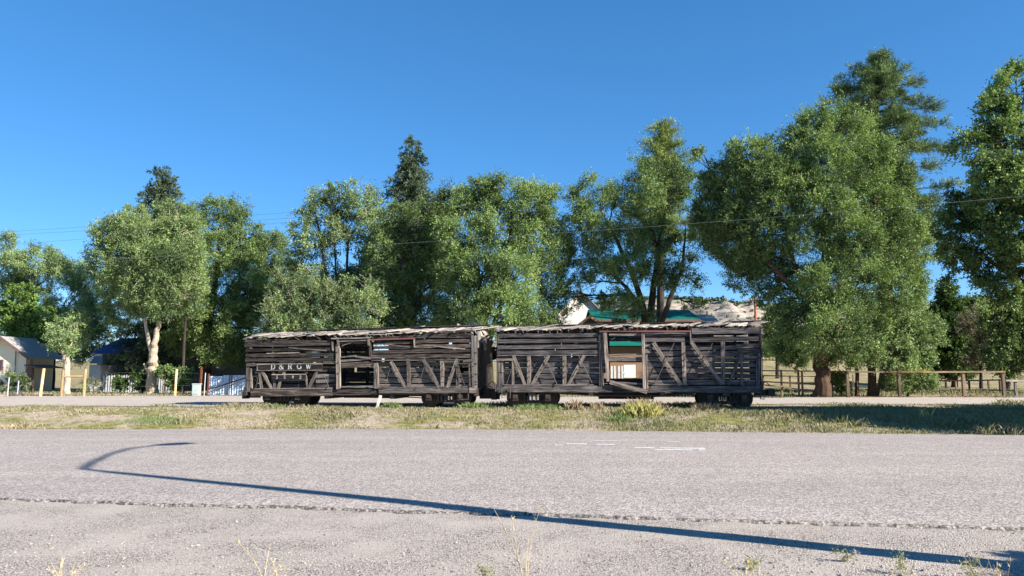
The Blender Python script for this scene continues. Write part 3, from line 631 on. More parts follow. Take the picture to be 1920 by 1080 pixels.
# ---- right car
RC = Car((P(932, 700, 28.05).x, 28.05), (P(1427, 700, 26.95).x, 26.95), 'grey weathered stock car with a see-through doorway, right of the lettered brown one', M['wood_grey'])
R_ = RC.root; C = RC.C
VS = C(1180, 721.5).z; VE0_R, VE1_R = C(940, 622.5).z, C(1420, 612.5).z; RC.ve = lambda x: VE0_R+(VE1_R-VE0_R)*x/RC.L; VE = (VE0_R+VE1_R)/2
b_ = MB()
for a in [(932, 629.2, 1122, 628, 8), (932, 640.2, 1121, 638.2, 7.4), (932, 651.2, 1126, 649.4, 8.2), (932, 661.7, 1126, 660, 8.3),
          (1297, 620.5, 1424, 619.5, 13.5), (1296, 636.8, 1423, 635.3, 8.8), (1380, 647.8, 1424, 647.4, 8), (1383, 657.8, 1425, 657.6, 7.4), (1210, 627.5, 1294, 626.8, 7), (1208, 636.6, 1284, 636.2, 8.6)]:
    RC.pl(b_, *a[:4], a[4]*.9, .05, .035, tint=random.uniform(.45, .8), ragged=1)
b_.build('side_boards', M['wood_grey'], R_, True)
iw = slat_wall(.05, C(1128, 700).x, .06, VS+.02, C(1040, 669).z, .2, .156, .03, FN, tint=(.45, .8)); iw2 = slat_wall(C(1208, 700).x, RC.L-.05, .06, VS+.02, C(1300, 642).z, .2, .156, .03, FN, tint=(.4, .9))
iw.build('inner_slats', M['wood_grey'], R_, True); iw2.build('inner_slats', M['wood_grey'], R_, True)
common(RC, VS, VE, None, 0, (998, 1361), None, [(C(1146, 700).x-.05, C(1222, 700).x+.2, VS+.12, VS+.72), (C(1146, 700).x-.05, C(1222, 700).x+.2, VS+1.05, VE-.28)], 0)
roof(RC, VE, .22, .05, M['wood_pale'], 1.05, lean=.3, gaps=[(2.9, 3.02), (7.0, 7.2)])
for a in [(941.8, 674, 942, 735, 2.2), (961.5, 674, 961.8, 723, 4), (991.5, 665, 992, 723, 7), (1058.3, 665, 1058.8, 723, 7), (1281, 641, 1283.8, 721, 7.2), (1355.3, 640, 1356.2, 721, 7.2), (1390.7, 661, 1391, 722, 4.8)]:
    RC.piece('side_post', *a, .055, .09, M['wood_mid'] if a[0] < 1340 else M['wood_grey'], jit=.004, tint=.75)
for a in [(962.4, 666, 984.4, 722, 5.4), (1029, 666, 997.2, 722, 6), (1095.8, 665.5, 1065, 722, 6), (1225, 642, 1276.5, 722, 7), (1295.5, 640, 1354, 721, 7), (1390.8, 661, 1366, 721, 6)]:
    RC.piece('diagonal_brace', *a, .075, .07, M['wood_mid'] if a[0] < 1340 else M['wood_grey'], jit=.004, tint=.7)
for p in [[(1019.6, 667), (1045, 722)], [(1084.7, 667), (1110, 718)], [(1264, 643), (1226.8, 722)], [(1336, 643), (1304, 708)], [(958, 695), (949, 722)], [(1399, 700), (1406, 720)]]: RC.rod('tie_rod', p, .12, .013)
RC.piece('side_sill', 939, 729.5, 1148, 729.5, 11.5, .06, .14, M['wood_grey'], tint=.8); RC.piece('side_sill', 1148, 731, 1212, 731, 10, .02, .12, M['wood_grey'], tint=.3)
RC.piece('side_sill', 1210, 729.8, 1424, 730, 12, .06, .14, M['wood_grey'], tint=.7)
RC.piece('sill_cap', 942, 721.8, 1114, 722, 2.3, .075, .1, M['wood_pale'], tint=.2, jit=.01); RC.piece('sill_cap', 1222, 721.8, 1290, 721.8, 2.3, .075, .1, M['wood_pale'], tint=.15, jit=.01)
RC.piece('corner_post', 936, 676, 936, 736, 8, .06, .12, M['wood_grey'], tint=.85); RC.piece('corner_post', 1421.5, 662, 1421.5, 737, 7, .06, .12, M['wood_grey'], tint=.6); RC.piece('corner_post', 1426.8, 612, 1427.3, 736, 1.6, .03, .2, M['wood_grey'], tint=.2)
RC.piece('bracket_board', 929.5, 674.6, 962, 674.2, 4, .10, .05, M['wood_mid'], tint=.7); RC.piece('bracket_board', 1394, 670.2, 1428, 670, 4, .10, .05, M['wood_grey'], tint=.7)
RC.piece('belt_rail', 932, 666.8, 1126, 666.2, 1.6, .06, .04, M['wood_mid']); RC.piece('block', 1210, 648, 1220, 648, 7, .0, .04, M['wood_mid'], tint=.8); RC.piece('block', 1210, 658.4, 1220.5, 658.4, 7, .0, .04, M['wood_mid'], tint=.8)
RC.piece('door_post', 1126, 622, 1126.5, 724, 6, .085, .1, M['wood_grey'], tint=.15); RC.piece('door_post', 1130.6, 624, 1131, 722, 2, .09, .08, M['wood_pale'], tint=.2)
RC.piece('door_post', 1134.2, 621, 1140.3, 716, 6.5, .13, .1, M['wood_mid'], tint=.95); RC.piece('door_post', 1206, 620, 1208.6, 730, 6, .11, .1, M['wood_mid'], tint=.95); RC.piece('door_post', 1213, 664, 1214, 728, 3.2, .08, .1, M['wood_mid'], tint=.8)
RC.piece('door_rail', 1141, 666, 1205, 663.8, 2.6, .03, .06, M['wood_pale'], tint=.35, jit=.01); RC.piece('door_board', 1141, 673.5, 1206, 673, 8, .02, .03, M['wood_grey'], tint=.85)
RC.piece('door_header', 1142, 628, 1204, 627.4, 4.6, .01, .05, M['wood_mid'], tint=.6); RC.piece('door_lintel', 1138, 635.5, 1206, 636, 5, -.6, .1, M['wood_grey'], tint=.1)
RC.piece('door_track', 1124, 621.3, 1206, 621, 2.4, .15, .04, M['rust_red'], tint=.5); RC.piece('door_track', 1206, 621, 1295, 621.2, 2.8, .15, .04, M['rust_red'], tint=.9); RC.piece('track_bracket', 1295, 621, 1295.3, 641, 2.2, .13, .06, M['wood_pale'], tint=.2)
RC.piece('fallen_door_sill', 1143, 716, 1214, 735, 7.2, .17, .07, M['wood_mid'], tint=.85); RC.piece('floor_edge', 1144, 717, 1206, 720, 3, .03, .1, M['wood_pale'], tint=.15)
for x0 in (940.6,): RC.rod('stirrup_step', [(x0, 727), (x0+.6, 746), (x0+16, 746), (x0+16, 727)], .12, .016)
RC.rod('grab_iron', [(943, 693.5), (961, 693)], .12, .012); RC.rod('grab_iron', [(1394, 702), (1427, 702)], .12, .012); RC.rod('grab_iron', [(1394, 722), (1428, 722)], .12, .012)
RC.rod('end_ladder_rail', [(1429, 640), (1429.5, 738)], -.25, .014, M['iron'])
RC.rod('stirrup_step', [(1425, 735), (1426, 748), (1434, 748)], .0, .018, M['iron'])
for p0, p1, wpx, off in [((1242, 608.5), (1271, 604.5), 3, -.9), ((1298, 608), (1301, 602.5), 3.5, -1.), ((1310, 615), (1324, 610.5), 4, -.2), ((1150, 611), (1190, 610), 2, -.6), ((1275, 613), (1302, 610), 2.4, -.5), ((985, 617), (1010, 612.5), 2, -.4), ((948, 612), (951, 608), 1.5, -.9), ((1322, 608.5), (1290, 607.5), 2.5, -1.), ((1408, 610.8), (1426, 610.2), 3.5, -.1)]:
    stick(RC, 'splintered_board', p0, p1, wpx, off, .03, M['wood_pale'])
splinters(RC, 16, .3, RC.L-1.2, .22)
rw = MB()
for dy in (0, .17, .34): rw.board((.5+dy*2, RC.W/2-.25+dy, RC.ve(.5)+.27+.02*dy), (RC.L+.25, RC.W/2-.25+dy, RC.ve(RC.L)+.28), .15, .025, (0, 0, 1), tint=.4)
rw.build('roof_walk', M['wood_grey'], R_, True)
RC.bolts(None, [(991+dx, y) for dx in (-1, 1.6) for y in (676, 686, 697, 707)]+[(1058+dx, y) for dx in (-1, 1.6) for y in (676, 686, 697, 707)]+[(1283+dx, y) for dx in (-1, 1) for y in (662, 674, 686, 697, 708)]+[(1248, 678), (1256, 690), (1264, 703), (1312, 665), (1318, 676), (1330, 688), (1015, 693), (1007, 706), (1082, 692), (1075, 704)], .075)
LC.bolts(None, [(765.5+dx, y) for dx in (-1, 1.6) for y in (682, 694, 706, 717)]+[(829+dx, y) for dx in (-1, 1.6) for y in (682, 694, 706, 717)]+[(742, 696), (750, 710), (803, 692), (811, 704), (848, 696), (843, 710), (633, 660), (633.4, 680), (634, 700), (705, 690), (705.6, 706)], .095)
# the rail the cars stand on
for car in (LC, RC):
    for y in (.42, 1.40):
        rl = MB(); a = car.A+car.u*-.9+car.n*y; b2 = car.A+car.u*(car.L+(.9 if car is RC else -.1))+car.n*y
        rl.board(a+Vector((0, 0, -.015)), b2+Vector((0, 0, -.015)), .06, .04, (0, -1, 0), tint=.3, jit=.002); rl.board(a+Vector((0, 0, -.08)), b2+Vector((0, 0, -.08)), .1, .015, (0, -1, 0), tint=.3, jit=.001)
        tag(rl.build('rail', M['iron']), ('near' if y < 1 else 'far')+' rusty rail under the wheels of the '+('brown lettered' if car is LC else 'grey braced')+' stock car', 'rail', 'rails under the stock cars')
# ---------------------------------------------------------------- trees
LEAF = {
 'elm': leafmat('elm_leaves', lin(44, 62, 38), lin(136, 158, 94), .26), 'elm_bright': leafmat('bright_leaves', lin(50, 72, 40), lin(150, 172, 102), .28),
 'olive': leafmat('grey_green_leaves', lin(68, 90, 54), lin(154, 174, 112), .3), 'airy': leafmat('pale_green_leaves', lin(72, 94, 58), lin(164, 184, 124), .28),
 'vivid': leafmat('vivid_leaves', lin(66, 96, 44), lin(140, 168, 84), .35), 'dark': leafmat('dark_leaves', lin(42, 64, 32), lin(98, 124, 62), .25),
 'spruce': leafmat('spruce_needles', lin(40, 56, 40), lin(112, 128, 96), .12), 'pine': leafmat('pine_needles', lin(56, 78, 46), lin(132, 150, 92), .15),
 'pine_y': leafmat('yellow_pine_needles', lin(80, 98, 46), lin(156, 170, 92), .15), 'shrub_y': leafmat('yellow_flowering_tips', lin(150, 140, 40), lin(200, 186, 70), .2)}
def leaves(cl, outw, ncl, nleaf, crad, ll, lw, droop, ctint, needle=False):
    """cl: clump centres (n,3); each gets twigs pointing outward with leaves along them"""
    n = len(cl); tw = max(3, nleaf//14); per = nleaf//tw
    d = RNG.normal(0, 1, (n, tw, 3)); d /= np.linalg.norm(d, axis=-1, keepdims=True)
    d = d+outw[:, None, :]*.9+np.array([0, 0, .25-droop]); d /= np.linalg.norm(d, axis=-1, keepdims=True)
    L = crad[:, None, None]*RNG.uniform(.6, 1.35, (n, tw, 1)); st = cl[:, None, :]-outw[:, None, :]*crad[:, None, None]*.4+RNG.normal(0, .18, (n, tw, 3))*crad[:, None, None]
    u = RNG.uniform(.05, 1, (n, tw, per, 1))**.8
    p = st[:, :, None, :]+d[:, :, None, :]*L[:, :, None, :]*u+RNG.normal(0, .085, (n, tw, per, 3))*crad[:, None, None, None]
    p[..., 2] -= (u[..., 0]**2)*droop*L[:, :, None, 0]*.5
    p = p.reshape(-1, 3); m = len(p); dd = np.repeat(d.reshape(-1, 3), per, 0)
    a = dd*(.9 if needle else .5)+RNG.normal(0, .55, (m, 3)); a /= np.linalg.norm(a, axis=-1, keepdims=True)
    b = np.cross(a, RNG.normal(0, 1, (m, 3))+np.array([0, 0, .8])); b /= np.linalg.norm(b, axis=-1, keepdims=True)+1e-6
    s = RNG.uniform(.6, 1.25, (m, 1)); A = a*ll*s; B = b*lw*s*.5
    V = np.stack([p, p+A*.45+B, p+A, p+A*.45-B], 1).reshape(-1, 3)
    t = np.repeat(ctint, tw*per)+RNG.normal(0, .17, m)
    return V, np.clip(t, 0, 1), st.reshape(-1, 3), (st+d*L*.9).reshape(-1, 3)
def limb(mb, a, b, r0, r1, wig=.08, seg=5, n=7):
    a, b = Vector(a), Vector(b); L = (b-a).length; pts = []; 
    for i in range(seg+1):
        u = i/seg; p = a.lerp(b, u); q = 0 if i in (0, seg) else 1
        pts.append(p+Vector((random.gauss(0, wig), random.gauss(0, wig), random.gauss(0, wig*.5)+.06*L*math.sin(math.pi*u)*.6))*q*min(1, L*.25))
    mb.tube(pts, [r0+(r1-r0)*(i/seg)**.8 for i in range(seg+1)], n); return pts
def tree(name, label, cat, base, Y, trunk, lobes, leafm, barkm, lsz=(.125, .05), dens=1., crad=.62, droop=.15, group=None, bare=0., nlf=182, dz=.8, twigs=False, tdepth=0., needle=False, inner=.5, bark_end=None, leafm2=None, f2=0):
    """trunk: list of limb polylines [(px,py,wpx),...]; lobes: (px,py,rx,ry,depth shift m)"""
    b0 = P(base[0], base[1], Y); b0.z = float(gz(b0.x, Y)); root = tag(empty(name, b0), label, cat, group); org = b0
    k = Y/FPX; tb = MB(); tops = []
    for li in trunk:
        pts = [P(x, y, Y+tdepth) for x, y, w_ in li]
        if li[0][1] > base[1]-6: pts[0].z = float(gz(pts[0].x, Y))-.1
        fine = []; rr = []
        for i in range(len(pts)-1):
            for j in range(4):
                u = j/4; fine.append(pts[i].lerp(pts[i+1], u)+Vector((random.gauss(0, .012), random.gauss(0, .03), 0))*(li[0][2]*k)*(1 if i+j else 0)*3); rr.append((li[i][2]*(1-u)+li[i+1][2]*u)*k/2)
        fine.append(pts[-1]); rr.append(li[-1][2]*k/2)
        if li[0][1] > base[1]-6: rr[0] *= 1.22; rr[1] *= 1.07
        tb.tube(fine, rr, 12); tops += [(fine[i], rr[i]) for i in range(len(fine)//3, len(fine))]
    cl = []; ow = []; cr = []; ct = []
    for lo in lobes:
        px, py, rx_, ry_, dy = lo[:5]; dn = lo[5] if len(lo) > 5 else 1.
        c = P(px, py, Y+dy); rX = rx_*k*1.1; rZ = ry_*k*1.1; rY = (rX+rZ)/2*dz
        surf = 4*math.pi*((rX*rZ+rX*rY+rY*rZ)/3); nc = max(6, int(dens*dn*surf/(crad*crad)*1.08))
        d = RNG.normal(0, 1, (nc, 3)); d /= np.linalg.norm(d, axis=-1, keepdims=True)
        rad = (inner+(1-inner)*RNG.uniform(0, 1, nc)**.6)[:, None]*RNG.choice([.9, 1.0, 1.1, 1.22], (nc, 1), p=[.3, .35, .25, .1])*(1+.16*np.sin(d[:, 0]*7+c.x)*np.sin(d[:, 2]*6+c.z+d[:, 1]*4))[:, None]
        p = np.array(c)+d*rad*np.array([rX, rY, rZ]); keep = p[:, 2] > float(gz(c.x, Y))+.3; p = p[keep]; d = d[keep]
        if min(rX, rZ) > .9:      # gather the sprays into boughs so that dark recesses open between them
            ns = max(5, int(len(p)/7)); ctr = p[RNG.choice(len(p), min(ns, len(p)), replace=False)]
            j = np.argmin(((p[:, None, :]-ctr[None])**2).sum(-1), 1); q = p-ctr[j]; p = ctr[j]+q*.72+np.array([0, 0, .12])*RNG.normal(0, 1, (len(p), 1)); tj = RNG.normal(.45, .2, len(ctr))[j]
        else: tj = np.full(len(p), .45)
        cl.append(p); ow.append(d); cr.append(crad*RNG.uniform(.6, 1.3, len(p))*min(1, (min(rX, rZ)/1.2)**.5)); ct.append(np.clip(tj+RNG.normal(0, .12, len(p)), 0, 1))
        # limb from the nearest trunk point
        if tops:
            cv = Vector(c); q = min(tops, key=lambda tp: (tp[0]-cv).length+max(0, tp[0].z-cv.z)*2); r0 = min(q[1]*.7, .04+.03*(rX+rZ))
            lp = limb(tb, q[0], c, r0, r0*.4); 
            for j in RNG.choice(len(p), min(len(p), 9), replace=False): limb(tb, lp[random.randint(2, 5)], p[j], r0*.38, .012, .06, 4, 5)
    cl = np.concatenate(cl); ow = np.concatenate(ow); cr = np.concatenate(cr); ct = np.concatenate(ct)
    tr = tb.build('trunk', barkm, root)
    V, t, s0, s1 = leaves(cl, ow, len(cl), nlf, cr, lsz[0], lsz[1], droop, ct, needle)
    npmesh('crown', V, 4, leafm, t, root, org)
    if twigs:
        tw = MB()
        for j in RNG.choice(len(s0), min(len(s0), twigs), replace=False): a, b = Vector(s0[j]), Vector(s1[j]); tw.tube([a, (a+b)/2+Vector((0, 0, .05)), b+(b-a)*.35], [.018, .013, .007], 3, caps=False)
        tw.build('bare_twigs', M['twig'], root)
    NL[0] += len(t); return root
NL = [0]
def conifer(name, label, base, Y, top, halfw, leafm, barkm, lean=0, first=.02, lsz=(.17, .035), up=.0, nper=46, lay=.42, ragged=.2, group=None, gaps=1., tufty=False, stop=1., powr=.85):
    """layered whorls of drooping branches. base,top (px,py); halfw px at the base"""
    b0 = P(base[0], base[1], Y); b0.z = float(gz(b0.x, Y)); root = tag(empty(name, b0), label, 'tree', group); k = Y/FPX
    tp = P(top[0], top[1], Y); H = tp.z-b0.z; tb = MB(); tb.tube([b0-Vector((0, 0, .1)), b0.lerp(tp, .5), tp], [halfw*k*.09+.1, halfw*k*.055+.05, .02], 10)
    cl = []; ow = []; cr = []; z = first*H
    while z < H*stop:
        u = z/H; c = b0.lerp(tp, u); Rr = halfw*k*(1-u)**powr+.12; nb = max(4, int(5+Rr*2.2))
        for j in range(nb):
            if random.random() > gaps: continue
            a = random.uniform(0, 2*math.pi); rr = Rr*random.uniform(1-ragged*1.6, 1+ragged*.7); e = c+Vector((math.cos(a)*rr, math.sin(a)*rr, (up-.22)*rr+random.uniform(-.15, .15)))
            if u < .93: tb.tube([c, c.lerp(e, .5)+Vector((0, 0, .05*rr)), e], [.03+.012*rr, .025, .01], 4, caps=False)
            ns = max(1, int(rr/.3))
            for q in range(1 if not tufty else max(0, ns-3), ns+1):
                f = q/ns if ns else 1; pt = c.lerp(e, f)+Vector((random.gauss(0, .09), random.gauss(0, .09), random.gauss(0, .05)+.12*rr*f*(1-f)))
                cl.append(tuple(pt)); ow.append((math.cos(a)*.8, math.sin(a)*.8, .15+up)); cr.append(.2+.05*rr if not tufty else .5)
        z += lay*random.uniform(.75, 1.2)*(.55+.45*(1-u))
    cl = np.array(cl); ow = np.array(ow); cr = np.array(cr)
    tb.build('trunk', barkm, root); V, t, _, _ = leaves(cl, ow, len(cl), nper, cr, lsz[0], lsz[1], .25 if not tufty else -.1, np.clip(RNG.normal(.45, .22, len(cl)), 0, 1), True)
    npmesh('crown', V, 4, leafm, t, root, b0); NL[0] += len(t); return root
EL, EB, OL, AI, VI, DK = (LEAF[k] for k in ('elm', 'elm_bright', 'olive', 'airy', 'vivid', 'dark'))
BD, BR, BP = M['bark_dark'], M['bark_red'], M['bark_pale']
G = 'trees behind the rail cars'
# conifers behind
conifer('spruce_tree', 'dark blue-green spruce with a reddish tip, its skirt spreading behind the pale forked trunk', (302, 735), 58, (305, 311), 112, LEAF['spruce'], BD, lsz=(.2, .05), nper=60, lay=.45, first=.10, ragged=.32, powr=.6)
conifer('spruce_tree', 'tall narrow spruce whose spire stands above the elms behind the brown car', (770, 735), 62, (773, 259), 128, LEAF['spruce'], BD, lsz=(.2, .05), nper=60, lay=.45, first=.42, ragged=.32, powr=.68)
conifer('pine_tree', 'yellow-green pine top showing over the elm behind the grey car', (1238, 735), 58, (1240, 228), 84, LEAF['pine_y'], BD, lsz=(.24, .03), up=.35, tufty=True, lay=.62, nper=120, first=.5, ragged=.5, gaps=.8, powr=.42)
conifer('pine_tree', 'tall ponderosa pine with layered boughs rising behind the big elm', (1668, 735), 56, (1640, 112), 150, LEAF['pine'], BR, lsz=(.26, .035), up=.22, tufty=True, lay=.75, nper=150, first=.38, ragged=.42, gaps=.8, powr=.36)
# left group
tree('elm_tree', 'light green elm at the far left above the cream house', 'tree', (60, 731), 63, [[(62, 737, 9), (66, 690, 8), (50, 640, 7), (40, 560, 5)], [(97, 737, 8), (100, 690, 7), (108, 600, 5)]],
     [(10, 500, 55, 40, 1), (70, 490, 60, 32, 0), (120, 500, 42, 28, 1), (30, 560, 60, 45, 2), (125, 560, 50, 40, 1), (155, 600, 38, 38, 0), (10, 450, 22, 18, 2), (150, 650, 34, 30, 1), (-30, 620, 50, 50, 2), (80, 640, 60, 35, 3), (165, 530, 34, 34, 1), (95, 610, 40, 40, 1), (160, 640, 44, 40, 1), (180, 590, 30, 40, 1)], AI, BD, group=G, dens=.8)
tree('maple_tree', 'vivid green layered young tree in front of the pale elm at the far left', 'tree', (70, 735), 55, [[(70, 740, 5), (72, 690, 4.5), (66, 640, 3.5)]], [(30, 575, 40, 14, -1), (62, 590, 40, 14, -1), (40, 612, 46, 14, -1), (72, 628, 42, 13, -1), (45, 548, 28, 12, -1), (92, 648, 24, 12, 0), (15, 600, 26, 12, -1)], VI, BD, group=G, lsz=(.18, .1), dens=.8, droop=.35)
tree('elm_tree', 'sawn-off pale trunk with leafy regrowth behind the H-shaped fence brace', 'tree', (125, 741), 47, [[(126, 741, 12), (125, 700, 10.5), (124, 664, 12)], [(121, 672, 6), (116, 655, 4)], [(126, 672, 6), (130, 652, 4)]], [(124, 645, 34, 20, 0), (128, 628, 34, 22, 1), (145, 610, 28, 26, 1), (110, 615, 22, 20, 1)], AI, BP, group=G, dens=.8)
tree('willow_tree', 'grey-green tree with a pale bare forked trunk in front of the dark spruce', 'tree', (285, 738), 47.5, [[(284, 738, 22), (286, 700, 17), (287, 672, 16), (291, 645, 11.5), (297, 612, 8.5), (301, 570, 6)], [(286, 670, 9), (277, 630, 6.5), (271, 596, 5)], [(280, 700, 6), (270, 682, 4)]],
     [(222, 430, 42, 32, 0), (275, 445, 55, 42, 0), (330, 430, 45, 40, 1), (235, 490, 50, 45, 0), (300, 500, 55, 50, -1), (260, 550, 48, 38, 0), (195, 470, 30, 28, 1, .6), (300, 565, 34, 30, -1), (345, 480, 38, 40, 0), (205, 530, 26, 30, 1), (230, 590, 26, 22, 1), (335, 395, 30, 20, 1, .7), (285, 400, 26, 18, 1, .6), (245, 402, 24, 14, 1, .5), (192, 500, 22, 30, 1, .5), (205, 440, 20, 24, 1, .6), (352, 430, 26, 26, 0, .7), (355, 540, 26, 40, 0, .8), (215, 570, 24, 30, 1, .6)], OL, BP, group=G, lsz=(.16, .05), dens=.85, droop=.3, twigs=500)
tree('elm_tree', 'green elm with a rounded top lobe standing beside the white sheet panel fence', 'tree', (388, 734), 55, [[(386, 742, 24), (386, 700, 19), (380, 650, 16), (400, 560, 12), (412, 450, 8)], [(388, 690, 14), (412, 640, 11), (440, 560, 8)]],
     [(412, 398, 56, 28, 1), (395, 430, 45, 28, 1, .6), (455, 420, 22, 20, 1, .6), (350, 520, 46, 45, -1), (400, 480, 52, 42, 0), (450, 510, 48, 48, 0), (505, 470, 34, 32, 1), (500, 540, 38, 45, 1), (370, 590, 52, 45, -1), (430, 600, 58, 50, -1), (490, 610, 45, 45, 0), (420, 655, 50, 30, -1), (345, 640, 36, 26, 0), (520, 450, 18, 16, 1, .7), (535, 520, 34, 40, 1), (540, 590, 40, 45, 1), (470, 560, 50, 50, 0), (455, 460, 44, 34, 0), (310, 560, 36, 40, 2), (470, 660, 50, 30, 0)], EB, BD, group=G)
tree('elm_tree', 'bright leafy elm sprout between the pale trunk and the dark elm', 'tree', (340, 737), 51, [[(342, 740, 6), (345, 640, 5), (350, 560, 3)]], [(340, 500, 34, 34, 0), (355, 545, 36, 40, 0), (330, 540, 20, 26, 0)], EB, BD, group=G, dens=.9, droop=-.15)
# centre
tree('poplar_tree', 'airy pale green tree with many thin upright stems, left of the tall spruce spire', 'tree', (640, 740), 50, [[(640, 740, 12), (636, 640, 9), (612, 520, 6), (596, 420, 3)], [(642, 690, 9), (650, 560, 7), (652, 430, 3)], [(640, 680, 9), (672, 560, 6), (690, 450, 3)], [(640, 660, 6), (630, 520, 4), (626, 400, 2)]],
     [(590, 400, 40, 30, 0, .7), (625, 375, 38, 28, 0, .75), (680, 385, 38, 34, 0, .75), (595, 460, 42, 40, 0, .75), (650, 440, 46, 45, 0, .75), (700, 450, 32, 45, 0, .7), (620, 520, 45, 40, 0, .7), (680, 520, 40, 40, 1, .7), (565, 430, 22, 34, 0, .7), (570, 500, 36, 36, 1, .8), (560, 560, 40, 36, 1, .8), (705, 400, 26, 40, 1, .7), (700, 510, 40, 44, 1), (640, 560, 60, 40, 1), (600, 360, 26, 16, 0, .6), (640, 352, 26, 14, 0, .6)], AI, BD, group=G, dens=.62, twigs=900, lsz=(.14, .07), crad=.7, inner=.3)
tree('wild_shrub', 'pale olive thicket with bare twigs filling the gap behind the brown car', 'shrub', (560, 742), 44, [[(560, 742, 7), (556, 640, 5), (560, 570, 3)], [(650, 742, 7), (660, 640, 5), (650, 580, 3)]],
     [(540, 590, 42, 45, 0), (590, 570, 42, 45, 0), (560, 630, 50, 40, 0), (620, 610, 48, 42, 0), (668, 590, 38, 42, 0), (690, 630, 30, 32, 0), (515, 640, 34, 35, 0), (640, 640, 55, 35, 0), (650, 555, 30, 30, 0, .7), (575, 535, 30, 26, 0, .6), (700, 560, 30, 40, 1, .8), (528, 545, 24, 32, 0, .6), (610, 550, 24, 26, 0, .5)], OL, BD, group=G, dens=.8, twigs=1500, lsz=(.13, .05))
tree('elm_tree', 'dark green elm directly under the tall spruce spire', 'tree', (755, 740), 48, [[(755, 740, 18), (752, 640, 14), (745, 540, 10), (760, 440, 6)], [(754, 660, 11), (785, 560, 8)]],
     [(755, 405, 36, 28, 0, .9), (800, 400, 36, 30, 1), (740, 450, 42, 40, 0), (795, 460, 45, 45, 1), (735, 520, 45, 45, 0), (790, 530, 48, 48, 1), (745, 585, 48, 42, 0), (800, 595, 48, 38, 1), (770, 630, 55, 28, 0), (715, 590, 34, 40, 0), (835, 420, 34, 44, 1), (830, 500, 34, 50, 1), (712, 470, 30, 44, 0, .9)], EL, BD, group=G, dens=.95)
tree('elm_tree', 'large full bright green elm behind the gap between the two rail cars', 'tree', (920, 742), 45, [[(918, 742, 20), (914, 640, 16), (900, 540, 12), (880, 420, 6)], [(916, 640, 12), (950, 540, 9), (960, 400, 5)]],
     [(860, 380, 45, 30, 1), (905, 375, 36, 30, 1), (958, 360, 45, 34, 0), (1000, 385, 36, 36, 1), (870, 440, 52, 42, 0), (940, 430, 52, 45, 0), (1000, 450, 44, 50, 1), (850, 510, 45, 45, 0), (905, 510, 50, 45, -1), (965, 520, 52, 50, -1.5), (1030, 520, 34, 60, 1), (870, 580, 52, 40, -.5), (935, 580, 55, 45, -2), (990, 590, 45, 38, -1), (1040, 600, 26, 30, 1), (1032, 400, 32, 50, 1, .9), (1050, 470, 30, 50, 2, .8), (905, 350, 30, 18, 1), (840, 590, 34, 40, 1)], EB, BD, group=G, dens=1.)
tree('elm_tree', 'many-stemmed elm with sky showing through its lower sprays, behind the grey car', 'tree', (1225, 742), 46, [[(1224, 742, 20), (1222, 620, 17), (1222, 560, 13), (1236, 460, 8), (1250, 380, 4)], [(1214, 640, 15), (1205, 570, 12), (1180, 500, 9), (1140, 420, 5)], [(1232, 630, 11), (1256, 560, 9), (1280, 500, 6), (1285, 430, 3)], [(1210, 590, 9), (1176, 540, 7), (1130, 500, 4)]],
     [(1110, 365, 48, 34, 0, .9), (1090, 410, 36, 34, 0, .9), (1160, 360, 30, 28, 1, .8), (1235, 345, 58, 48, 0), (1275, 340, 26, 32, 1, .8), (1200, 400, 52, 42, 0), (1130, 435, 50, 38, 0), (1090, 470, 36, 34, 1, .8), (1225, 450, 50, 36, -1), (1180, 500, 42, 34, -1.5), (1245, 510, 42, 30, -1.5), (1135, 510, 36, 30, 0, .9), (1085, 530, 34, 26, 1, .6), (1170, 565, 34, 22, -1.5, .9), (1290, 520, 34, 34, 2, .4), (1300, 460, 28, 44, 2, .42), (1300, 570, 22, 14, 2, .4), (1120, 560, 34, 18, 1, .5), (1205, 590, 26, 12, -1, .8), (1060, 560, 24, 24, 1, .6), (1300, 390, 14, 34, 1, .6)], EB, BD, group=G, dens=.85)
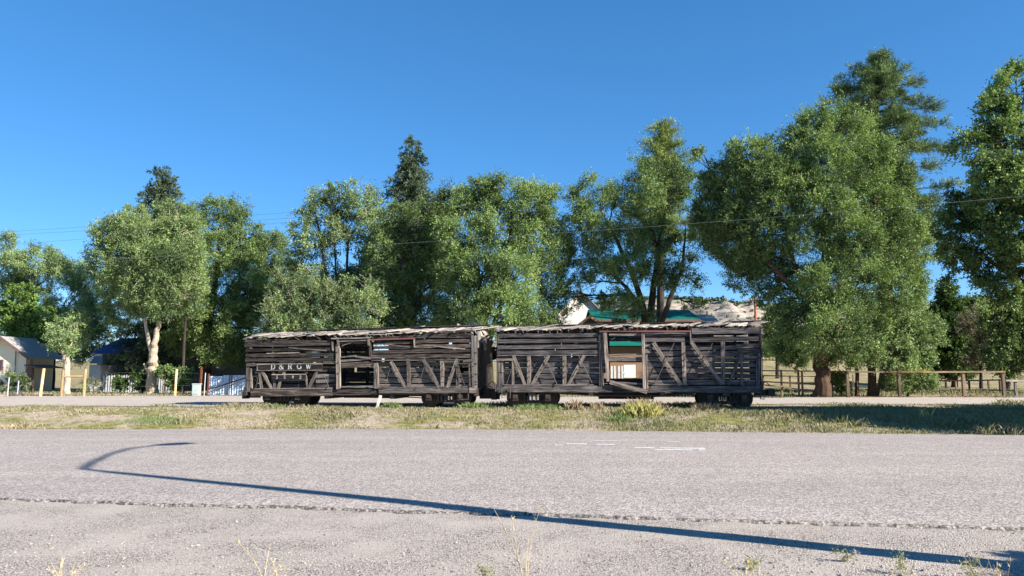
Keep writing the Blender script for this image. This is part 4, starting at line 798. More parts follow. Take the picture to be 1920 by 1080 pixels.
# right
tree('elm_tree', 'biggest broad elm with a thick red-brown trunk beyond the right end of the grey car', 'tree', (1541, 743), 41, [[(1541, 745, 33), (1543, 700, 27), (1540, 650, 27), (1545, 560, 20), (1548, 460, 13), (1545, 330, 7)], [(1541, 640, 15), (1505, 560, 12), (1440, 490, 10), (1385, 450, 6)], [(1544, 600, 12), (1600, 500, 10), (1640, 380, 5)], [(1538, 600, 9), (1490, 500, 8), (1470, 420, 4)]],
     [(1350, 330, 40, 34, 1), (1405, 290, 48, 40, 0), (1435, 330, 45, 40, -1), (1345, 390, 42, 45, 1), (1400, 400, 52, 45, 0), (1455, 400, 45, 40, -1), (1370, 460, 48, 36, 1), (1430, 470, 42, 36, 0, .8), (1380, 520, 34, 26, 2, .55), (1430, 540, 36, 24, 1, .6), (1530, 240, 42, 38, 0), (1585, 250, 48, 48, 0), (1500, 280, 40, 40, 0), (1560, 310, 50, 48, -1), (1500, 350, 45, 42, -1), (1630, 300, 52, 55, 1), (1560, 390, 50, 45, -1.5), (1640, 380, 56, 55, 0), (1680, 340, 36, 55, 1), (1515, 440, 42, 38, -1, .7), (1600, 460, 58, 55, -1), (1670, 450, 50, 60, 0), (1500, 520, 42, 34, 0, .7), (1560, 540, 55, 48, -2), (1640, 550, 62, 58, -1), (1500, 600, 45, 40, -1), (1570, 620, 58, 45, -2.5), (1480, 640, 36, 32, 0), (1530, 655, 40, 22, 1), (1700, 540, 38, 60, 1), (1700, 400, 34, 60, 1), (1712, 470, 28, 50, 1), (1700, 620, 44, 40, 1), (1590, 665, 60, 22, 0), (1490, 670, 34, 16, 0), (1320, 430, 30, 40, 1), (1325, 350, 22, 30, 1), (1465, 560, 30, 26, 0, .7), (1400, 345, 50, 44, 0), (1375, 425, 44, 40, 0), (1445, 440, 46, 42, 0), (1330, 400, 36, 50, 1), (1480, 340, 36, 50, 0), (1450, 510, 46, 34, 1, .8), (1400, 500, 44, 30, 1, .7), (1320, 290, 18, 14, 1, .6)], EB, BR, group=G, dens=.95, nlf=196, crad=.58)
tree('elm_tree', 'lower bushy elm on a straight furrowed trunk between the wooden fence posts', 'tree', (1635, 744), 42, [[(1635, 745, 16), (1634, 700, 14), (1632, 650, 11), (1640, 600, 7)], [(1606, 745, 7), (1607, 700, 7), (1600, 650, 5)], [(1644, 740, 6), (1652, 700, 5), (1668, 660, 4)]],
     [(1640, 620, 55, 34, 0), (1690, 625, 48, 36, -.5), (1720, 640, 40, 32, 0), (1660, 660, 55, 26, -1), (1600, 650, 42, 28, -1), (1715, 672, 34, 16, 0), (1745, 620, 20, 24, 1)], AI, BR, group=G, dens=1., lsz=(.13, .08))
tree('elm_tree', 'tree cut by the right edge of the photo, its dark crown reaching in high up', 'tree', (2010, 748), 46, [[(2010, 752, 34), (1995, 650, 28), (1965, 520, 20), (1940, 380, 12), (1915, 250, 6)], [(1985, 600, 14), (1900, 520, 9), (1830, 470, 5)]],
     [(1905, 165, 46, 45, 0, .8), (1870, 215, 42, 36, 0, .75), (1830, 270, 36, 34, 0, .7), (1900, 260, 55, 48, 0, .9), (1925, 350, 62, 58, -1.5), (1870, 330, 45, 45, -1), (1850, 400, 50, 45, 0, .9), (1800, 400, 40, 38, 1, .7), (1920, 440, 60, 55, -1), (1860, 470, 55, 42, 0, .8), (1790, 470, 38, 36, 1, .6), (1905, 530, 50, 34, 0, .8), (1990, 260, 60, 90, 0), (2000, 440, 70, 70, 0), (1825, 520, 36, 24, 1, .5), (1765, 420, 20, 30, 1, .5), (1955, 560, 36, 26, 1, .6)], EB, BD, group=G, lsz=(.17, .10), dens=.75, crad=.65)
tree('juniper_tree', 'small dark green tree beyond the right fence, left of the brown thicket', 'tree', (1790, 735), 62, [[(1790, 735, 10), (1788, 640, 7), (1785, 580, 4)]], [(1782, 560, 24, 26, 0), (1775, 600, 34, 34, 0), (1800, 640, 44, 40, 0), (1770, 660, 40, 36, 0), (1830, 590, 36, 30, 1), (1750, 620, 26, 40, 1), (1790, 690, 45, 16, 0)], DK, BD, group=G, lsz=(.18, .1))
tree('wild_shrub', 'brownish grey half-bare thicket among the green trees at the right', 'shrub', (1840, 735), 58, [[(1840, 735, 6), (1838, 660, 4)]], [(1835, 610, 34, 30, 0), (1860, 640, 32, 30, 0), (1845, 670, 34, 22, 0)], leafmat('brown_green_leaves', lin(84, 78, 60), lin(136, 130, 104), .2), BD, group=G, dens=.7, twigs=700)
tree('elm_tree', 'grey-green tree behind the fence near the right edge of the photo', 'tree', (1888, 740), 52, [[(1886, 742, 14), (1886, 700, 11), (1888, 640, 7)]], [(1880, 600, 42, 36, 0), (1915, 640, 42, 45, 0), (1880, 660, 42, 30, 0), (1940, 590, 45, 45, 0), (1905, 690, 40, 18, 0)], OL, BD, group=G, lsz=(.15, .09))
tree('juniper_tree', 'round sage-green tree on the slope just beyond the right end of the grey car', 'tree', (1457, 690), 74, [[(1457, 690, 7), (1456, 640, 5)]], [(1455, 600, 26, 24, 0), (1468, 630, 24, 22, 0), (1445, 628, 18, 20, 0)], AI, BD, lsz=(.17, .1), dens=.8)
tree('juniper_bush', 'small dark juniper low on the dry slope behind the grey car', 'bush', (1456, 668), 88, [[(1456, 670, 3), (1456, 650, 2)]], [(1456, 634, 8, 13, 0), (1457, 645, 10, 9, 0)], DK, BD, lsz=(.2, .1), crad=.4)
for i, (px, py, r) in enumerate([(1436, 662, 8), (1478, 656, 10), (1442, 652, 9), (1492, 664, 9), (1425, 651, 7)]):
    tree('sage_bush', ['low grey sage bush by the car corner on the dry slope', 'widest grey sage bush high on the dry slope', 'grey sage bush at the upper left of the dry slope', 'grey sage bush under the big elm crown on the dry slope', 'smallest grey sage bush behind the car corner'][i], 'bush', (px, py+r*.5), 96, [[(px, py+r*.6, 2), (px, py, 1)]], [(px, py, r*1.6, r*.6, 0)], OL, BD, 'x' and (.2, .1), 1., .4, group='sage bushes on the dry slope')
# bushes
tree('rabbitbrush', 'rounded green bush with yellow flowering top behind the wooden rail fence', 'bush', (1702, 745), 41.6, [[(1702, 744, 4), (1702, 725, 3)]], [(1680, 722, 30, 20, 0), (1722, 722, 32, 20, 0), (1700, 710, 42, 16, 0), (1735, 708, 18, 14, 0)], AI, BD, lsz=(.1, .035), dens=1.1, crad=.35, inner=.55, droop=-.2)
br = LEAF['shrub_y']; cc = []
for k in range(60): q = P(random.uniform(1672, 1745), random.uniform(694, 706), 41.2+random.uniform(-.3, .5)); cc.append(tuple(q))
cc = np.array(cc); Vv, tt, _, _ = leaves(cc, np.tile([0, -.2, .8], (60, 1)), 60, 42, np.full(60, .22), .07, .03, -.3, RNG.uniform(.2, .9, 60)); rb_ = [o for o in bpy.data.objects if o.name == 'rabbitbrush'][0]
npmesh('flower_tips', Vv, 4, br, tt, rb_, rb_.location)
tree('leafy_bush', 'low bright green bush at the foot of the thick red-brown trunk', 'bush', (1578, 743), 42, [[(1578, 744, 3), (1578, 720, 2)]], [(1572, 718, 14, 20, 0), (1585, 730, 12, 12, 0)], EB, BD, crad=.35, lsz=(.12, .08))
tree('leafy_bush', 'rounded green bush beside the tan post of the left yard fence', 'bush', (345, 742), 47, [[(345, 742, 3), (345, 715, 2)]], [(338, 706, 18, 14, 0), (325, 722, 14, 16, 0), (310, 698, 16, 12, 0)], EB, BD, crad=.4, lsz=(.12, .08))
tree('leafy_bush', 'dark green bush left of the pale bare trunk', 'bush', (268, 741), 48, [[(268, 741, 3), (268, 720, 2)]], [(262, 714, 13, 18, 0), (225, 722, 12, 14, 0)], DK, BD, crad=.4, lsz=(.12, .08))
tree('twiggy_bush', 'sparse twiggy bush in front of the cream house', 'bush', (18, 742), 44, [[(18, 742, 2), (18, 720, 1.5)]], [(12, 712, 22, 16, 0, .5), (36, 718, 18, 14, 0, .5)], EL, BD, crad=.5, lsz=(.11, .08), dens=.5, twigs=160)
tree('twiggy_bush', 'dry tan brush in front of the white lean-to', 'bush', (175, 741), 46, [[(175, 741, 2), (175, 725, 1.5)]], [(172, 722, 14, 12, 0, .6)], OL, BD, crad=.4, lsz=(.1, .04), dens=.6, twigs=200)
# shade trees out of frame to the right: they throw the shade on the bank and on the end of the grey car
def shade(loc, rz, sc, label, src):
    c = copy_tree(src); c.location = loc; c.rotation_euler = (0, 0, rz); c.scale = (sc,)*3; tag(c, label); return c
src = tree('cottonwood_tree', 'roadside shade tree nearest the right end of the car', 'tree', (2430, 815), 20.3, [[(2430, 815, 40), (2425, 600, 34), (2420, 400, 24), (2425, 200, 10)]],
    [(2430, 330, 210, 190, 0), (2330, 450, 130, 130, 0), (2530, 440, 140, 140, 0), (2430, 560, 190, 110, 0), (2430, 180, 150, 130, 0), (2400, 440, 150, 130, -1.2), (2440, 430, 150, 140, 1.4), (2340, 250, 110, 110, 0), (2530, 260, 110, 110, 0), (2440, 640, 200, 60, 0)], EL, BD, lsz=(.24, .17), dens=1.1, nlf=98, inner=.35)
src.location.z = 0
for (lo, rz, s_), lb_ in zip([((25.6, 19.3, 0), 2.2, 1.), ((32, 20.0, 0), 1.2, 1.), ((25.8, 17.0, 0), 3.9, .6)], ['middle roadside shade tree off to the right', 'farthest roadside shade tree off to the right', 'shade tree closest to the road off to the right']): shade(lo, rz, s_, lb_, src)
shade((9.3, 3.4, 0), 1., .34, 'small shade tree behind the street lamp', src)
print('LEAVES', NL[0])
# ---------------------------------------------------------------- fences, posts, poles
def g0(px, Y, dz=0.): x = GX(px, Y); return Vector((x, Y, float(gz(x, Y))+dz))
def zat(py, Y): return P(960, py, Y).z
def post(mb, px, ytop, Y, wpx, dx=0., th=None, tint=None):
    w_ = wpx*Y/FPX; a = g0(px, Y, -.1); b = Vector((GX(px+dx, Y), Y, zat(ytop, Y))); mb.board(a, b, w_, th or w_, FN, jit=.004, seg=4, tint=tint)
def fence(name, label, Yf, posts, rails, mat, cat='fence', pw=4.5, rw=3.2, group=None, rtint=None):
    """posts: (px, ytop) ; rails: (px0,py0,px1,py1[,w]); Yf: depth as a function of px"""
    x0 = posts[0][0]; root = tag(empty(name, g0(x0, Yf(x0))), label, cat, group)
    for p in posts: mb = MB(); post(mb, p[0], p[1], Yf(p[0]), p[2] if len(p) > 2 else pw); mb.build('post', mat, root)
    for r in rails:
        mb = MB(); Y0, Y1 = Yf(r[0]), Yf(r[2]); wv = (r[4] if len(r) > 4 else rw)*Y0/FPX
        mb.board(P(r[0], r[1], Y0)+Vector((0, -.06, 0)), P(r[2], r[3], Y1)+Vector((0, -.06, 0)), wv, .05, FN, tint=rtint); mb.build('rail', mat, root)
    return root
WF = M['wood_fence']
fence('rail_fence', 'near brown wooden fence with one high top rail in front of the rabbitbrush', lambda px: 40.2, [(1590, 697, 5), (1687, 697, 5), (1808, 697, 5.2), (1883, 697, 5)],
      [(1588, 697.5, 1687, 697.2, 2.6), (1687, 697, 1737, 697.3, 3), (1730, 697.4, 1884, 697, 3), (1594, 744.8, 1686, 745.2, 2.2), (1688, 745.2, 1806, 744, 2.6), (1810, 744, 1890, 743, 2.6)], WF)
fence('rail_fence', 'pale-railed low fence at the right edge of the photo', lambda px: 40.6, [(1905, 714, 4), (1990, 714, 4)], [(1885, 713.6, 1998, 713.4, 3.4), (1887, 743, 1998, 743.5, 3)], M['wood_pale'])
fence('rail_fence', 'brown three-rail fence between the grey car and the thick elm trunk', lambda px: 41.5-(px-1430)/160*.6, [(1466, 694, 3), (1498, 693, 3), (1505, 695, 3)],
      [(1429, 695, 1590, 696.5, 2), (1429, 704, 1530, 706, 1.6), (1429, 715, 1528, 720, 1.8), (1434, 722, 1526, 733, 2.6)], WF, pw=3)
fence('rail_fence', 'farther fence segment seen through the three-rail fence', lambda px: 50, [(1482, 704, 2.4), (1432, 704, 2.4)], [(1432, 705, 1500, 706, 1.5), (1432, 716, 1500, 717, 1.5)], WF)
fence('rail_fence', 'distant reddish corral fence running behind the high-rail fence', lambda px: 62-(px-1740)/150*15, [(1743, 713), (1759, 712), (1774, 712), (1793, 713), (1818, 713), (1854, 713), (1877, 711, 4)],
      [(1740, 713, 1800, 714, 2), (1800, 714, 1892, 712, 2.2), (1740, 727, 1800, 731, 1.8), (1800, 731, 1905, 732, 2)], WF, pw=2.6)
fence('thin_post_fence', 'thin stakes beside the furrowed trunk behind the rail fence', lambda px: 41.5, [(1600, 702, 1.6), (1608, 712, 1.4)], [(1599, 715, 1609, 715, .8)], WF)
# left: H brace, posts
WN = M['wood_new']
r = tag(empty('fence_brace', g0(117, 42)), 'H-shaped brace of two honey-coloured posts and a crossbar by the dirt road', 'fence brace')
for px, pt in ((116, 694), (158, 692)): mb = MB(); mb.tube([g0(px, 42, -.1), Vector((GX(px+.9, 42), 42, zat(pt, 42)))], [.075, .07], 12); mb.build('post', WN, r)
mb = MB(); mb.tube([P(118, 706, 42), P(157, 706, 42)], .052, 10); mb.build('crossbar', WN, r)
for a, b in (((119, 709), (155, 738)), ((155, 712), (119, 738))): mb = MB(); mb.tube([P(*a, 42.05), P(*b, 42.05)], .009, 5); mb.build('brace_wire', M['iron_light'], r)
mb = MB(); mb.tube([g0(76.5, 42, -.1), Vector((GX(80.5, 42), 42, zat(691, 42)))], [.075, .07], 12); tag(mb.build('fence_post', WN), 'single leaning honey-coloured post left of the H-shaped brace', 'post', 'loose fence posts')
for k, (px, pt, w_, mt, lb_, nm) in enumerate([(329, 692, 4, WN, 'tan fence post beside the rounded green bush', 'fence_post'), (375.5, 688, 5, M['wood_rust'], 'thick rusty red post standing behind the utility cabinet', 'fence_post'), (390, 701, 4, M['wood_rust'], 'shorter rusty red post at the end of the white sheet panel fence', 'fence_post'), (383.5, 699, 1.6, M['white_paint'], 'thin white pipe between the two rusty posts', 'fence_post'),
      (275, 705, 1.5, M['iron'], 'thin dark stake in front of the pale bare trunk', 'fence_post'), (308, 702, 1.4, M['iron'], 'thin dark stake left of the rounded bush', 'fence_post'), (15.5, 708, 2, M['white_paint'], 'thin white stake over the debris at the far left', 'fence_post'), (34, 714, 1.6, M['white_paint'], 'slim white stake with wire wrapped round its foot', 'fence_post')]):
    Yk = 43.3 if k not in (6, 7) else 42.5; mb = MB(); mb.tube([g0(px, Yk, -.1), g0(px+.4, Yk, .6), Vector((GX(px+1, Yk), Yk, zat(pt, Yk)))], w_*Yk/FPX/2, 9); tag(mb.build(nm, mt), lb_, 'post', 'loose fence posts')
r = tag(empty('wire_fence', g0(215, 44)), 'nearly invisible sagging wire fence along the left yard', 'fence')
for py in (700, 712, 724): mb = MB(); mb.tube([P(162+i*21, py+1.5*math.sin(i*1.3), 43.6) for i in range(11)], .007, 4, caps=False); mb.build('wire', M['iron_light'], r)
mb = MB()
for k in range(5): mb.tube([g0(12+8*k+random.uniform(-3, 3), 42.4+random.uniform(-.5, .5), .05*random.random()) for _ in range(9)], .012, 5)
for k in range(4): a = random.uniform(0, 6.3); c = g0(34, 42.5, .08+.03*k); mb.tube([c+Vector((.28*math.cos(t), .2*math.sin(t), .1*math.sin(3*t+a))) for t in np.linspace(0, 6.28, 16)], .011, 5)
tag(mb.build('wire_coil', M['iron_light']), 'tangled grey wire heap on the ground at the far left', 'wire')
mb = MB(); mb.box(g0(20, 42.6, .05), (1.1, .12, .06), .4); mb.box(g0(88, 43, .05), (.9, .14, .08), -.2); mb.box(g0(5, 42.4, .08), (.7, .2, .1), .9)
tag(mb.build('scrap_lumber', M['wood_mid']), 'scrap boards lying by the roadside posts at the left', 'lumber')
# utility cabinet
r = tag(empty('utility_cabinet', g0(367, 43)), 'pale green-grey utility cabinet at the foot of the rusty post', 'cabinet'); c = g0(367, 43)
mb = MB(); mb.box(c+Vector((0, .2, .32)), (.40, .4, .62), .1); mb.build('body', M['box_grey'], r); mb = MB(); mb.box(c+Vector((0, .2, .655)), (.44, .44, .05), .1); mb.build('lid', M['box_grey'], r)
mb = MB(); mb.box(c+Vector((-.02, -.012, .34)), (.3, .02, .48), .1, tint=.1); mb.build('door', M['box_grey'], r)
# white panel fence, blue shade put into its colour
r = tag(empty('panel_fence', g0(392, 45)), 'white sheet panel fence, shade blue in its colour, with a dark diagonal brace, left of the brown car', 'fence'); x = GX(391, 45); xe = GX(470, 45.4); k = 0
while x < xe:
    wd = .84; mb = MB(); zt = zat(704.5+random.uniform(-1, 1), 45); zb = float(gz(x, 45)); n = 12; vs = []
    for j in range(n+1):
        xx = x+(wd-.015)*j/n; yy = 45+.018*math.sin(j*math.pi)+(.02 if j % 2 else -.02); vs += [(xx, yy, zb), (xx, yy, zt)]
    mb.add(vs, [(2*j, 2*j+2, 2*j+3, 2*j+1) for j in range(n)]); vs2 = [(a, b+.012, c) for a, b, c in vs]; mb.add(vs2, [(2*j, 2*j+1, 2*j+3, 2*j+2) for j in range(n)])
    mb.build('panel', M['panel_shade_blue'], r); x += wd; k += 1
mb = MB(); mb.tube([P(389, 731, 44.8), P(470, 705.5, 44.8)], .035, 8); mb.build('diagonal_brace', M['iron'], r)
for px in (430, 434): mb = MB(); mb.tube([g0(px, 44.85, -.05), P(px+1, 703, 44.85)], .03, 8); mb.build('post', M['iron'], r)
# picket fences
def pickets(label, px0, px1, Y, ytop, step, mat):
    r = tag(empty('picket_fence', g0(px0, Y)), label, 'fence', 'white picket fences'); x = GX(px0, Y); xe = GX(px1, Y); n = 0
    while x < xe and n < 90:
        mb = MB(); zb = float(gz(x, Y))+.06; zt = zat(ytop, Y)+random.uniform(-.02, .02); h = .045; dx = random.gauss(0, .015)
        mb.prism([(x-h, Y-.03, zb), (x+h, Y-.03, zb), (x+h+dx, Y-.03, zt-.06), (x+dx, Y-.03, zt), (x-h+dx, Y-.03, zt-.06)], (0, .02, 0)); mb.build('picket', mat, r); x += step; n += 1
    for f in (.25, .75): mb = MB(); mb.board((GX(px0, Y), Y+.03, zb+(zt-zb)*f), (xe, Y+.03, zb+(zt-zb)*f), .08, .035, FN); mb.build('rail', mat, r)
    return r
pickets('shaded white picket fence in front of the grey house', 195, 268, 50, 703, .16, M['white_paint']); pickets('white picket fence between the pale bare trunk and the tan post', 294, 330, 50, 701, .16, M['white_paint'])
pickets('white picket fence seen through the doorway of the grey car', 1140, 1174, 42.6, 685, .2, M['white_paint'])
mb = MB(); mb.board(P(1170, 696, 42.7), P(1192, 696, 42.7), 24*42.7/FPX, .06, FN, seg=1, tint=.9)
wp = mb.build('white_board', M['white_paint']); tag(wp, 'plain white board beside the pickets seen through the grey car doorway', 'board')
mb = MB(); mb.board(P(1192.5, 696, 42.8), P(1232, 696, 42.8), 27*42.8/FPX, .06, FN, seg=1, tint=.5)
tag(mb.build('tan_board', M['wall_tan']), 'pinkish tan board right of the white one, seen through the grey car doorway', 'board')
# ---------------------------------------------------------------- buildings
def wallbox(x0, x1, y0, y1, z0, z1, mat, root, name='wall'):
    mb = MB(); mb.box(((x0+x1)/2, (y0+y1)/2, (z0+z1)/2), (x1-x0, y1-y0, z1-z0)); return mb.build(name, mat, root)
def gable(name, label, x0, x1, xr, y0, y1, ze, zr, wmat, rmat, over=.3, trim=None, th=.12, ribs=0, ze2=None):
    """gable end faces the viewer; ridge runs away at x=xr"""
    ze2 = ze if ze2 is None else ze2; zb = float(gz((x0+x1)/2, y0))-.1; root = tag(empty(name, ((x0+x1)/2, y0, zb)), label, 'house')
    mb = MB(); mb.prism([(x0, y0, zb), (x1, y0, zb), (x1, y0, ze2), (xr, y0, zr), (x0, y0, ze)], (0, y1-y0, 0)); mb.build('wall', wmat, root)
    for s_, xe, zz in ((-1, x0, ze), (1, x1, ze2)):
        dx = xe-xr; dz = zz-zr; f = 1+over/abs(dx); mb = MB(); e = (xr+dx*f, zr+dz*f)
        mb.prism([(xr, y0-over, zr+.01), (e[0], y0-over, e[1]+.01), (e[0], y0-over, e[1]+th), (xr, y0-over, zr+th)], (0, y1-y0+2*over, 0)); mb.build('roof', rmat, root)
        if trim: mb = MB(); mb.prism([(xr, y0-over-.04, zr-.08), (e[0], y0-over-.04, e[1]-.08), (e[0], y0-over-.04, e[1]+th-.01), (xr, y0-over-.04, zr+th-.01)], (0, .035, 0)); mb.build('bargeboard', trim, root)
    return root
def sidehouse(name, label, x0, x1, y0, y1, ze, zr, wmat, rmat, over=.35, ribs=.5, wall_seg=True):
    """ridge runs across the view; the near roof slope faces the viewer"""
    zb = float(gz((x0+x1)/2, y0))-.1; root = tag(empty(name, ((x0+x1)/2, y0, zb)), label, 'house'); ym = (y0+y1)/2
    mb = MB(); mb.prism([(x0, y0, zb), (x0, y0, ze), (x0, ym, zr), (x0, y1, ze), (x0, y1, zb)], (x1-x0, 0, 0)); mb.build('wall', wmat, root)
    sl_ = (zr-ze)/(ym-y0)
    for s_ in (0, 1):
        ya = y0-over if s_ == 0 else y1+over; za = ze-over*sl_; mb = MB()
        mb.prism([(x0-over, ya, za+.01), (x0-over, ym, zr+.01), (x0-over, ym, zr+.1), (x0-over, ya, za+.1)], (x1-x0+2*over, 0, 0))
        if s_ == 0 and ribs:
            for x in np.arange(x0-over+.1, x1+over, ribs): mb.board((x, ya, za+.105), (x, ym, zr+.105), .04, .03, (0, -sl_, 1), seg=1, jit=.001)
        mb.build('roof', rmat, root)
    mb = MB(); mb.box(((x0+x1)/2, y0-over-.02, ze-over*sl_-.02), (x1-x0+2*over, .04, .2)); mb.build('fascia', M['roof_brown'], root)
    return root
def window(root, px0, py0, px1, py1, Y, frame):
    a = P(px0, py0, Y); b = P(px1, py1, Y); f = MB(); w_ = .08
    for q in ((a.x, b.x, a.z, a.z-w_), (a.x, b.x, b.z+w_, b.z), (a.x, a.x+w_, a.z-w_, b.z+w_), (b.x-w_, b.x, a.z-w_, b.z+w_)): f.box(((q[0]+q[1])/2, Y-.05, (q[2]+q[3])/2), (q[1]-q[0], .08, abs(q[2]-q[3])))
    fo = f.build('window', frame, root); g = MB(); g.box(((a.x+b.x)/2, Y-.03, (a.z+b.z)/2), (b.x-a.x-.16, .03, a.z-b.z-.16)); g.build('pane', M['glass'], fo)
h = gable('cream_house', 'cream house with a brown-edged gable roof at the far left', GX(-70, 50), GX(46, 50), GX(3, 50), 50, 53, zat(664, 50), zat(634, 50), M['cream_paint'], M['roof_grey'], over=.45, trim=M['roof_brown'])
window(h, -6, 674, 6, 694, 50, M['rust_red']); mb = MB(); mb.tube([P(30, 655, 49.9), P(27.5, 706, 49.9)], .03, 6); mb.build('drain_pipe', M['iron_light'], h)
mb = MB(); mb.prism([P(45, 683.5, 49.6), P(68, 688, 49.6), P(68, 690, 49.6), P(45, 686, 49.6)], (0, 3, 0)); mb.build('porch_roof', M['roof_brown'], h)
mb = MB(); mb.board(P(54.5, 688, 49.6), g0(54.5, 49.6), .3, .3, FN); mb.build('porch_post', M['roof_brown'], h); mb = MB(); mb.tube([P(58.5, 684, 50.5), P(59, 662, 50.5)], .1, 8); mb.build('chimney', WN, h)
for px in (34, 38): mb = MB(); mb.tube([P(px, 656, 53), P(px+.6, 642+(px-34), 53)], .045, 6); mb.build('roof_vent', M['white_paint'], h)
h = sidehouse('grey_house', 'grey-walled house with a blue metal roof hidden behind the trees at the left', GX(193, 58), GX(520, 58), 57, 65, zat(662, 57), zat(636, 61), M['wall_grey'], M['roof_blue'])
window(h, 238, 680, 252, 690, 57, M['wall_grey'])
mb = MB(); mb.prism([P(168, 682, 54.4), P(192, 682, 54.4), P(192, 664, 56.9), P(180, 664, 56.9)], (0, 0, .07)); mb.build('lean_to_roof', M['roof_grey'], h)
wallbox(GX(170, 55), GX(191, 55), 54.7, 57, float(gz(-27, 55)), zat(683.5, 54.7), M['wall_white'], h, 'lean_to_wall')
gable('white_house', 'tall chalk-white gable half hidden by leaves behind the grey car', GX(1030, 72), GX(1150, 72), GX(1090, 72), 72, 82, zat(606, 72), zat(546, 72), M['wall_white'], M['roof_grey'])
gable('brown_shed', 'small dark gable with an orange edge peeking over the grey car roof', GX(1082, 52), GX(1134, 52), GX(1107, 52), 52, 56, zat(613, 52), zat(594, 52), M['wall_grey'], M['roof_brown'], trim=WN)
h = sidehouse('teal_roof_house', 'long building with a teal metal roof behind the grey car', GX(1118, 61), GX(1300, 61), 60, 67, zat(598.5, 60), zat(583, 63.5), M['wall_tan'], M['roof_teal'])
mb = MB(); a0, a1 = GX(1100, 55), GX(1302, 55)
mb.prism([(a0, 54.5, zat(648.5, 54.5)), (a0, 60, zat(622, 60)), (a0, 60, zat(622, 60)+.08), (a0, 54.5, zat(648.5, 54.5)+.08)], (a1-a0, 0, 0)); mb.build('porch_roof', M['roof_teal'], h)
wallbox(a0, a1, 55, 55.2, float(gz(10, 55)), zat(650.5, 55), M['wall_tan'], h, 'porch_wall')
sidehouse('tan_cabin', 'low tan cabin with a pale roof right of the teal building', GX(1304, 63), GX(1335, 63), 62, 66, zat(602, 62), zat(592, 64), M['wall_tan'], M['roof_grey'], ribs=0)
# ---------------------------------------------------------------- utility poles, wires, street lamp
def upole(label, px, Y, ytop, wpx, mat, arm=True, group='wooden utility poles', base=None):
    b = g0(px, Y, -.1) if base is None else Vector(base); r = tag(empty('utility_pole', b), label, 'utility pole', group); tp = Vector((b.x, b.y, zat(ytop, Y)))
    mb = MB(); mb.tube([b, tp], [wpx*Y/FPX*.6, wpx*Y/FPX*.42], 12); mb.build('pole', mat, r)
    if arm:
        mb = MB(); mb.box((tp.x, tp.y-.12, tp.z-.35), (1.9, .07, .08)); mb.build('crossarm', mat, r)
        for dx in (-.95, -.4, .4, .95): mb = MB(); mb.tube([(tp.x+dx, tp.y-.12, tp.z-.29), (tp.x+dx, tp.y-.12, tp.z-.14)], [.035, .05], 8); mb.build('insulator', M['box_grey'], r)
    return r
upole('reddish utility pole with a crossarm above the right end of the grey car', 1421, 72, 556, 5, M['wood_rust'])
for pts, Y0, Y1, lb_ in [(((-60, 440), (480, 402), (1311, 330), (1480, 313), (1700, 289), (2300, 215)), 60, 37, 'highest thin overhead wire crossing the sky and the big elm'), (((-60, 447), (481, 409), (1311, 352), (1480, 336), (1700, 314), (2300, 250)), 60, 37, 'second overhead wire from the top'),
        (((-60, 462), (478, 425), (560, 419), (1000, 375), (1480, 320), (1700, 300), (2300, 232)), 60, 37, 'third overhead wire, close under the second'), (((-60, 500), (620, 462), (840, 450), (1000, 440), (1240, 425), (1480, 405), (1700, 388), (2300, 330)), 44, 35, 'lowest and palest overhead wire crossing in front of the elms')]:
    mb = MB(); n = 60; xs_ = np.array([p[0] for p in pts], float); ys_ = np.array([p[1] for p in pts], float); co_ = np.polyfit(xs_, ys_, 2 if len(pts) > 5 else 1)
    w0 = P(-60, float(np.polyval(co_, -60)), Y0); w1 = P(2300, float(np.polyval(co_, 2300)), Y1); mid = 0
    pts3 = []
    for i in range(n+1):
        u = i/n; X_ = w0.x*(1-u)+w1.x*u; Yd = Y0*(1-u)+Y1*u; pxx = 960+FPX*X_/(Yd*1.0); pxx = 960+(X_/Yd)*FPX*(_c-(.15)*_s)
        pts3.append(Vector((X_, Yd, P(pxx, float(np.polyval(co_, pxx)), Yd).z)))
    mb.tube(pts3, .008, 5, caps=False); tag(mb.build('overhead_wire', M['wire']), lb_, 'wire', 'overhead wires')
# the lamp whose shadow lies over the road
def on_road(px, py): a, b = ray(px, py); Y = (.05-CAMZ)/b; return Vector((a*Y, Y, 0))
HP = 8.6; elbow = on_road(152, 880); sv = SH*(HP/math.tan(SUN_EL)); base = elbow-sv
r = tag(empty('street_lamp', (base.x, base.y, 0)), 'tall street lamp with a curved arm reaching over the road', 'street lamp')
mb = MB(); mb.tube([(base.x, base.y, -.1), (base.x, base.y, HP*.5), (base.x, base.y, HP-.35)], [.19, .15, .09], 14); mb.build('pole', M['iron_light'], r)
arm = []
for (px, py), z in (((152, 880), HP-.35), ((150, 879), HP-.1), ((165, 868), HP+.12), ((200, 852), HP+.22), ((240, 841), HP+.28), ((285, 836), HP+.3)):
    q = on_road(px, py)-SH*(z/math.tan(SUN_EL)); arm.append(Vector((q.x, q.y, z)))
arm[0] = Vector((base.x, base.y, HP-.36))
mb = MB(); mb.tube(arm, [.075, .065, .055, .05, .045, .04], 8); mb.build('arm', M['iron_light'], r)
q = on_road(325, 833)-SH*((HP+.27)/math.tan(SUN_EL)); d = (Vector((q.x, q.y, HP+.27))-arm[-1]).normalized(); e = arm[-1]+d*.85
mb = MB(); mb.tube([arm[-1], arm[-1]+d*.12, arm[-1]+d*.45, e-d*.1, e], [.05, .11, .16, .13, .03], 12); mb.build('lamp_head', M['iron_light'], r)
